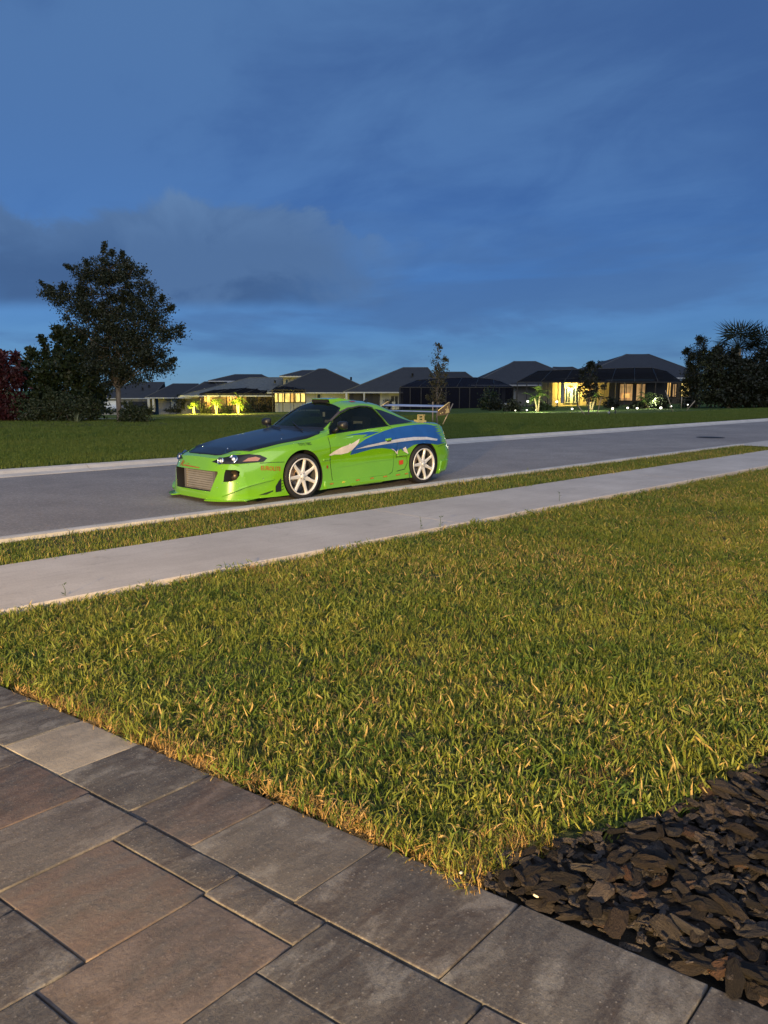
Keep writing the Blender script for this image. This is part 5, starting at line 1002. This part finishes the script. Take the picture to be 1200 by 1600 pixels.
# headlights
for s in (-1, 1):
    hp = [(s * .36, .565), (s * .47, .612), (s * .58, .652), (s * .68, .662), (s * .745, .648), (s * .80, .605), (s * .80, .560), (s * .70, .545), (s * .50, .545)]
    hl = patch('headlight', hp, 'F', .007, BLKV, step=.03)
    for (y, z, r_, mt) in ((.505, .582, .046, CHROME), (.610, .600, .060, CHROME)):
        h, nr, fi, d_ = BVH.ray_cast(Vector((-2, s * y, z)), Vector((1, 0, 0))); nr = nr if nr.x < 0 else -nr; dr_ = (nr * .7 + Vector((-1, 0, .1)) * .5).normalized()
        M = Matrix.Translation(h + nr * .012) @ dr_.to_track_quat('Z', 'Y').to_matrix().to_4x4()
        m = MB(); m.lathe([(r_ * 1.05, -.02), (r_ * 1.03, .012), (r_ * .95, .007), (r_ * .72, -.002), (r_ * .35, -.004), (0, -.004)], 20, M=M); m.build('lamp', mt, hl)
        m = MB(); m.lathe([(r_ * .42, -.002), (r_ * .36, .003), (0, .006)], 14, M=M); m.build('lens', LENS, hl)
    patch('turn_signal', [(s * .690, .568), (s * .70, .612), (s * .735, .625), (s * .768, .605), (s * .77, .572)], 'F', .013, AMB, hl, step=.02)
    m = MB()
    for y, z in ((.46, .528), (.55, .530), (.64, .531), (.74, .532), (.66, .492), (.56, .490), (.585, .300), (.72, .298), (.83, .340), (.52, .24), (.74, .235)):
        h, nr, fi, d_ = BVH.ray_cast(Vector((-2, s * y, z)), Vector((1, 0, 0))); nr = nr if nr.x < 0 else -nr
        m.lathe([(0, .003), (.004, .003), (.005, 0)], 8, M=Matrix.Translation(h) @ nr.to_track_quat('Z', 'Y').to_matrix().to_4x4())
    m.build('bumper_bolt', CHROME, car)
    # round brake duct lamp in the bumper hole
    m = MB(); M = Matrix.Translation((.07, s * .662, .395)) @ Matrix.Rotation(-pi / 2, 4, 'Y'); m.lathe([(.070, .05), (.066, .02), (.04, -.01), (0, -.02)], 24, M=M); m.build('fog_lamp', plain('smoked_bronze', (0.10, 0.075, 0.045), .35, .6), car)
    # bumper corner: canard fin, vent and splitter
    m = MB(); fin = []
    for t in np.linspace(0, 1, 9):
        y = s * (.60 + .26 * t); z = .135 + .19 * t ** 1.3; h, nr, fi, d_ = BVH.ray_cast(Vector((-2, y, z)), Vector((1, 0, 0))); nr = nr if nr.x < 0 else -nr; wd = .05 * math.sin(pi * min(1, t * .8 + .12)) + .012
        fin.append((h - nr * .01, h + (nr + Vector((-.2, s * .2, .1))).normalized() * wd))
    vs = [p for ab in fin for p in ab] + [p + Vector((0, 0, -.012)) for ab in fin for p in ab]; k = len(fin)
    fs = [(2 * i, 2 * i + 1, 2 * i + 3, 2 * i + 2) for i in range(k - 1)] + [(2 * k + 2 * i, 2 * k + 2 * i + 2, 2 * k + 2 * i + 3, 2 * k + 2 * i + 1) for i in range(k - 1)] + [(2 * i + 1, 2 * k + 2 * i + 1, 2 * k + 2 * i + 3, 2 * i + 3) for i in range(k - 1)]
    m.add(vs, fs, 0, True); o = m.build('canard', GREEN, car); fix_normals(o.data)
    vw = 'L' if s < 0 else 'R'
    patch('bumper_vent', [(.535, .145), (.63, .150), (.635, .33), (.60, .30), (.54, .225)], vw, .004, BLK)
    for z in (.17, .21, .25, .29): patch('vent_fin', line([(.635, z), (.675, z + .012)], .008), vw, .006, SEAM)
    patch('dark_slash', [(.28, .125), (.38, .150), (.50, .175), (.50, .16), (.40, .125)], vw, .005, SEAM)
m = MB(); pr = []
for t in np.linspace(-1, 1, 49):
    y = t * .90; h = None; zq = .10; xw = warp(0, min(.80, abs(y)) * (1 if y > 0 else -1), .09); ext = .07 if abs(y) > .40 else -.05
    pr.append((xw - .02 - ext, y, xw + .14))
top = [Vector((a, y, .082)) for a, y, b in pr] ; bot = [Vector((a + .004, y, .066)) for a, y, b in pr]; bk = [Vector((b, y * .93, .085)) for a, y, b in pr]; bb = [Vector((b, y * .93, .066)) for a, y, b in pr]; k = len(pr)
m.add(top + bot + bk + bb, [(i, i + 1, k + i + 1, k + i) for i in range(k - 1)] + [(2 * k + i, 2 * k + i + 1, i + 1, i) for i in range(k - 1)] + [(k + i, k + i + 1, 3 * k + i + 1, 3 * k + i) for i in range(k - 1)])
o = m.build('front_splitter', GREEN, car); fix_normals(o.data)
# intercooler
m = MB(); m.span((-.10, -.44, .15), (-.03, .30, .45)); ic = m.build('intercooler', COPPER, car)
for k in range(9): m = MB(); zc = .178 + k * .031; m.prism([(-.122, zc - .009), (-.10, zc - .012), (-.10, zc + .012), (-.122, zc + .009)], 1, -.398, .262); m.build('fin', COPPER, ic)
for yt in (-.425, .285): m = MB(); m.span((-.13, yt - .024, .16), (-.03, yt + .024, .445)); m.build('end_tank', plain('tank_metal', (0.30, .27, .22), .4, .6), ic)
# mirrors
for s in (-1, 1):
    m = MB(); c0 = Vector((1.675, s * .90, 1.005)); vs = []; 
    prof = [(0.0, .35), (.03, .8), (.075, 1.0), (.105, .97), (.112, .86)]
    for (dx, sc_) in prof:
        for k in range(16):
            a = 2 * pi * k / 16; cy, cz_ = math.cos(a), math.sin(a); e = .55; cy = math.copysign(abs(cy) ** e, cy); cz_ = math.copysign(abs(cz_) ** e, cz_); vs.append(c0 + Vector((dx, cy * .088 * sc_, cz_ * .062 * sc_)))
    m.add(vs, [(r_ * 16 + k, r_ * 16 + (k + 1) % 16, (r_ + 1) * 16 + (k + 1) % 16, (r_ + 1) * 16 + k) for r_ in range(4) for k in range(16)] + [tuple(range(16)), tuple(range(79, 63, -1))], 0, True); mr = m.build('side_mirror', BLK, car); fix_normals(mr.data)
    m = MB(); m.tube([(1.70, s * .76, .90), (1.72, s * .84, .965)], [.035, .028], 8); m.build('mirror_arm', BLK, mr)
    m = MB(); m.box((1.788, s * .90, 1.005), (.004, .14, .095)); m.build('mirror_glass', CHROME, mr)
# roof scoop, fin aerial
m = MB(); vs = [(2.12, -.22, 1.30), (2.12, .22, 1.30), (2.11, .19, 1.368), (2.11, -.19, 1.368), (2.75, -.25, 1.315), (2.75, .25, 1.315), (2.34, .18, 1.382), (2.34, -.18, 1.382)]
m.add([Vector(v) for v in vs], [(3, 2, 6, 7), (7, 6, 5, 4), (0, 3, 7, 4), (2, 1, 5, 6)]); rs = m.build('roof_scoop', GREEN, car); fix_normals(rs.data)
m = MB(); m.add([Vector((2.107, -.20, 1.318)), Vector((2.107, .20, 1.318)), Vector((2.100, .18, 1.364)), Vector((2.100, -.18, 1.364))], [(0, 1, 2, 3)]); m.build('scoop_mouth', BLKM, rs)
m = MB(); m.add([Vector((2.096, -.19, 1.364)), Vector((2.096, .19, 1.364)), Vector((2.092, .19, 1.373)), Vector((2.092, -.19, 1.373)), Vector((2.14, .19, 1.376)), Vector((2.14, -.19, 1.376))], [(0, 1, 2, 3), (3, 2, 4, 5)]); m.build('scoop_lip', GREEN, rs)
patch('roof_graphic', [(2.35, .05), (2.5, -.12), (2.8, -.22), (3.0, -.1), (2.8, .1), (2.55, .12)], 'T', .004, BLUE); patch('roof_badge', [(2.38, -.42), (2.48, -.42), (2.48, -.34), (2.38, -.34)], 'T', .005, REDV)
m = MB(); h, nr, fi, d_ = BVH.ray_cast(Vector((2.86, -.22, 3)), Vector((0, 0, -1))); m.add([h + Vector(v) for v in ((-.05, -.012, -.01), (-.05, .012, -.01), (.06, .016, -.02), (.06, -.016, -.02), (.05, 0, .06), (.02, 0, .05))], [(0, 1, 5), (0, 5, 4, 3), (1, 2, 4, 5), (2, 3, 4)]); m.build('aerial_fin', BLK, car)
# rear wing
def aero(cx, cz, chord, th_, ang):
    out = []
    for t in np.linspace(0, 1, 8): out.append((t, .6 * th_ * (math.sqrt(t) - t) * 2))
    for t in np.linspace(1, 0, 8)[1:-1]: out.append((t, -.4 * th_ * (math.sqrt(t) - t)))
    c_, s_ = math.cos(ang), math.sin(ang); return [(cx + (a * c_ - b * s_) * chord, cz + (a * s_ + b * c_) * chord) for a, b in out]
wing = None
WX, WZ = 4.14, 1.145
m = MB(); m.prism(aero(WX + .06, WZ + .075, .20, .22, R(9)), 1, -.71, .71); wing = m.build('rear_wing', ALU, car)
m = MB(); m.prism(aero(WX - .02, WZ - .01, .15, .22, R(6)), 1, -.71, .71); m.build('lower_blade', ALU, wing)
for y in (-.72, .72):
    pl = [(WX - .07, WZ - .065), (WX - .07, WZ + .02), (WX + .20, WZ + .15), (WX + .235, WZ + .15), (WX + .235, WZ - .02), (WX + .14, WZ - .055)]
    m = MB(); m.prism(pl, 1, y - .006, y + .006); e = m.build('end_plate', DKBRZ, wing)
    m = MB(); yy = y - .009
    for (dx, dz, r_) in ((.0, -.03, .013), (.05, -.015, .013), (.175, .075, .012), (.125, .035, .011)): m.lathe([(0, 0), (r_, 0), (r_, .004)], 12, 'Y', M=Matrix.Translation((WX + dx, yy, WZ + dz)))
    m.add([Vector((WX + .11, yy, WZ - .03)), Vector((WX + .22, yy, WZ - .015)), Vector((WX + .20, yy, WZ + .05)), Vector((WX + .15, yy, WZ + .06))], [(0, 1, 2, 3)]); m.build('plate_mark', GOLD, e)
    m = MB(); m.tube([(WX - .07, y - .008, WZ + .022), (WX + .20, y - .008, WZ + .152), (WX + .238, y - .008, WZ + .152)], .008, 6); m.build('plate_edge', GOLD, e)
    m = MB(); m.tube([(4.26, y * .93, .93), (WX + .34, y * .98, WZ + .13)], .010, 6); m.build('stay_rod', plain('rod_grey', (0.28, 0.25, 0.2), .4, .5), wing)
for y in (-.46, .46):
    zb = .985; m = MB()
    m.prism([(3.82, zb - .02), (4.02, zb - .03), (4.02, zb + .015), (3.82, zb + .03)], 1, y - .05, y + .05)
    m.span((3.86, y - .012, zb), (3.89, y + .012, zb + .10)); m.span((3.985, y - .012, zb), (4.015, y + .012, zb + .115)); m.span((3.86, y - .012, zb + .09), (4.03, y + .012, zb + .115)); m.span((3.88, y - .012, zb + .045), (4.0, y + .012, zb + .062)); m.build('wing_bracket', GOLD, wing)
# tail lamp, rear bumper pieces
for s, vw in ((-1, 'L'), (1, 'R')): patch('tail_lamp', [(s * .45, .77), (s * .70, .77), (s * .72, .83), (s * .60, .86), (s * .45, .85)], 'B', .006, TAILL); 
patch('tail_panel', [(-.45, .77), (.45, .77), (.45, .85), (-.45, .85)], 'B', .004, TAILL)
for s, vw in ((-1, 'L'), (1, 'R')): patch('rear_spat', [(3.93, .145), (4.12, .165), (4.22, .26), (4.24, .36), (3.98, .34), (3.955, .24)], vw, .018, GREEN, thick=.02)
# wheels
def wheel(x, y, side, nm='wheel'):
    root = obj(nm, None, None, car, (x, y, TR)); f = side
    m = MB(); w2 = .11
    prof = [(.250, -w2 + .01), (.268, -w2), (.300, -w2 + .004), (.313, -w2 + .018), (.318, -w2 * .5), (.3185, 0), (.318, w2 * .5), (.313, w2 - .018), (.300, w2 - .004), (.268, w2), (.250, w2 - .01)]
    m.lathe(prof, 64, 'Y'); m.build('tyre', RUB, root)
    m = MB(); o_ = f * w2
    m.lathe([(.237, o_ - f * .030), (.240, o_ - f * .022), (.243, o_ + f * .002), (.256, o_ + f * .006), (.258, o_ - f * .012)], 64, 'Y')
    m2 = MB(); m2.lathe([(.250, f * -w2 * .95), (.240, f * -.06), (.232, f * .0), (.235, f * .07), (.237, o_ - f * .030)], 64, 'Y'); m2.lathe([(.24, f * -.075), (.0, f * -.075)], 32, 'Y'); m2.build('rim_barrel', BARREL, root)
    for k in range(7):
        a = 2 * pi * k / 7 + .18; M = Matrix.Rotation(a, 4, 'Y'); hw0, hw1 = .021, .016
        yo = o_ - f * .012; vs = []
        for (z, hw, dy, th_) in ((.045, .036, .012, .05), (.10, .028, .010, .042), (.17, .0225, .002, .034), (.222, .0235, -.004, .03), (.243, .032, -.004, .03)):
            c_ = f * -dy
            vs += [Vector((-hw, yo - f * .016 + c_ * 0, z)), Vector((-hw * .55, yo - c_ * 0 - f * dy * .6, z)), Vector((hw * .55, yo - f * dy * .6, z)), Vector((hw, yo - f * .016, z)), Vector((hw * .8, yo - f * th_, z)), Vector((-hw * .8, yo - f * th_, z))]
        m.add(vs, [(r_ * 6 + i, r_ * 6 + (i + 1) % 6, (r_ + 1) * 6 + (i + 1) % 6, (r_ + 1) * 6 + i) for r_ in range(4) for i in range(6)], 0, False, M)
    m.lathe([(.075, o_ - f * .05), (.068, o_ - f * .022), (.055, o_ - f * .018), (.034, o_ - f * .020), (.030, o_ - f * .012), (.026, o_ - f * .008), (0, o_ - f * .007)], 32, 'Y')
    r_ = m.build('rim', RIMM, root); fix_normals(r_.data)
    m = MB()
    for k in range(5): a = 2 * pi * k / 5; m.lathe([(0, o_ - f * .012), (.008, o_ - f * .012), (.008, o_ - f * .022)], 8, 'Y', M=Matrix.Translation((.046 * math.cos(a), 0, .046 * math.sin(a))))
    m.build('wheel_nut', STEEL, root)
    m = MB(); m.lathe([(.06, f * -.01), (.15, f * -.01), (.152, f * -.02), (.15, f * -.035), (.06, f * -.035)], 48, 'Y'); m.build('brake_disc', STEEL, root)
    m = MB(); seg = []
    for a in np.linspace(R(130), R(195), 8): seg.append((math.cos(a), math.sin(a)))
    vs = [Vector((c_ * r__, yy, s__ * r__)) for yy in (f * .018, f * -.06) for (c_, s__) in seg for r__ in (.095, .168)]; k = 8
    m.add(vs, [(2 * i, 2 * i + 1, 2 * i + 3, 2 * i + 2) for i in range(7)] + [(2 * i + 1, 16 + 2 * i + 1, 16 + 2 * i + 3, 2 * i + 3) for i in range(7)] + [(0, 1, 17, 16), (14, 15, 31, 30)]); c_ = m.build('caliper', BRONZE, root); fix_normals(c_.data)
    return root
for xx in (FA, RA):
    for s in (-1, 1): wheel(xx, s * .768, s)
# inside: two seats and the wheel
SEATM = plain('seat_black', (0.02, 0.02, 0.022), .7)
for y in (-.34, .34):
    m = MB(); m.span((2.05, y - .24, .35), (2.55, y + .24, .52)); M = Matrix.Translation((2.52, y, .48)) @ Matrix.Rotation(R(14), 4, 'Y')
    m.span((-.07, -.25, 0), (.07, .25, .42), 0, M); m.span((-.06, -.16, .42), (.06, .16, .62), 0, M); st_ = m.build('seat', SEATM, car)
    m = MB(); m.span((-.064, -.10, .50), (-.061, .10, .545), 0, M); m.build('seat_label', plain('label_grey', (.55, .5, .45), .6), st_)
m = MB(); pts_ = [(1.98 + .05 * math.sin(a), -.34 + .18 * math.cos(a), .80 + .17 * math.sin(a)) for a in np.linspace(0, 2 * pi, 21)]; m.tube(pts_, .014, 6, cap=False); m.build('steering_wheel', BLK, car)
m = MB(); m.span((1.66, -.62, .60), (1.90, .62, .84)); m.build('dashboard', SEATM, car)
m = MB(); m.box((2.02, .02, 1.125), (.02, .20, .05)); m.build('rear_view_mirror', BLK, car); m = MB(); m.box((2.005, -.20, 1.14), (.003, .05, .07)); m.build('windscreen_tag', WHT, car)
# ------------------------------------------------------------------ assumed street lamp behind the viewpoint, added as source of the warm light
LPOS = V(-4.5, -9.0)
POST = plain('lamp_black', (0.03, 0.03, 0.03), .45); LGL = emit('lamp_glass', (1.0, 0.62, 0.25), 6.0)
sl = thing('assumed_street_lamp', 'assumed black post street lamp with glowing lantern, unseen behind the driveway', 'street lamp', (LPOS.x, LPOS.y, -.05))  # lamp out of view, assumed from the warm light on lawn and car
m = MB(); m.lathe([(.0, 0), (.13, 0), (.13, .25), (.06, .32), (.045, 2.1), (.06, 2.15), (.0, 2.16)], 16); m.build('post', POST, sl)
m = MB(); m.lathe([(.10, 2.17), (.16, 2.65), (.0, 2.66)], 8, smooth=False); m.build('lantern_glass', LGL, sl)
m = MB(); m.lathe([(.20, 2.67), (.02, 2.82), (.0, 2.9)], 12); m.build('cap', POST, sl)
l = point('assumed_lamp_light', (LPOS.x + FW.x * .4, LPOS.y + FW.y * .4, 2.6), LAMP_W, (1.0, 0.68, 0.31), .14)  # added warm light of the unseen, assumed lamp
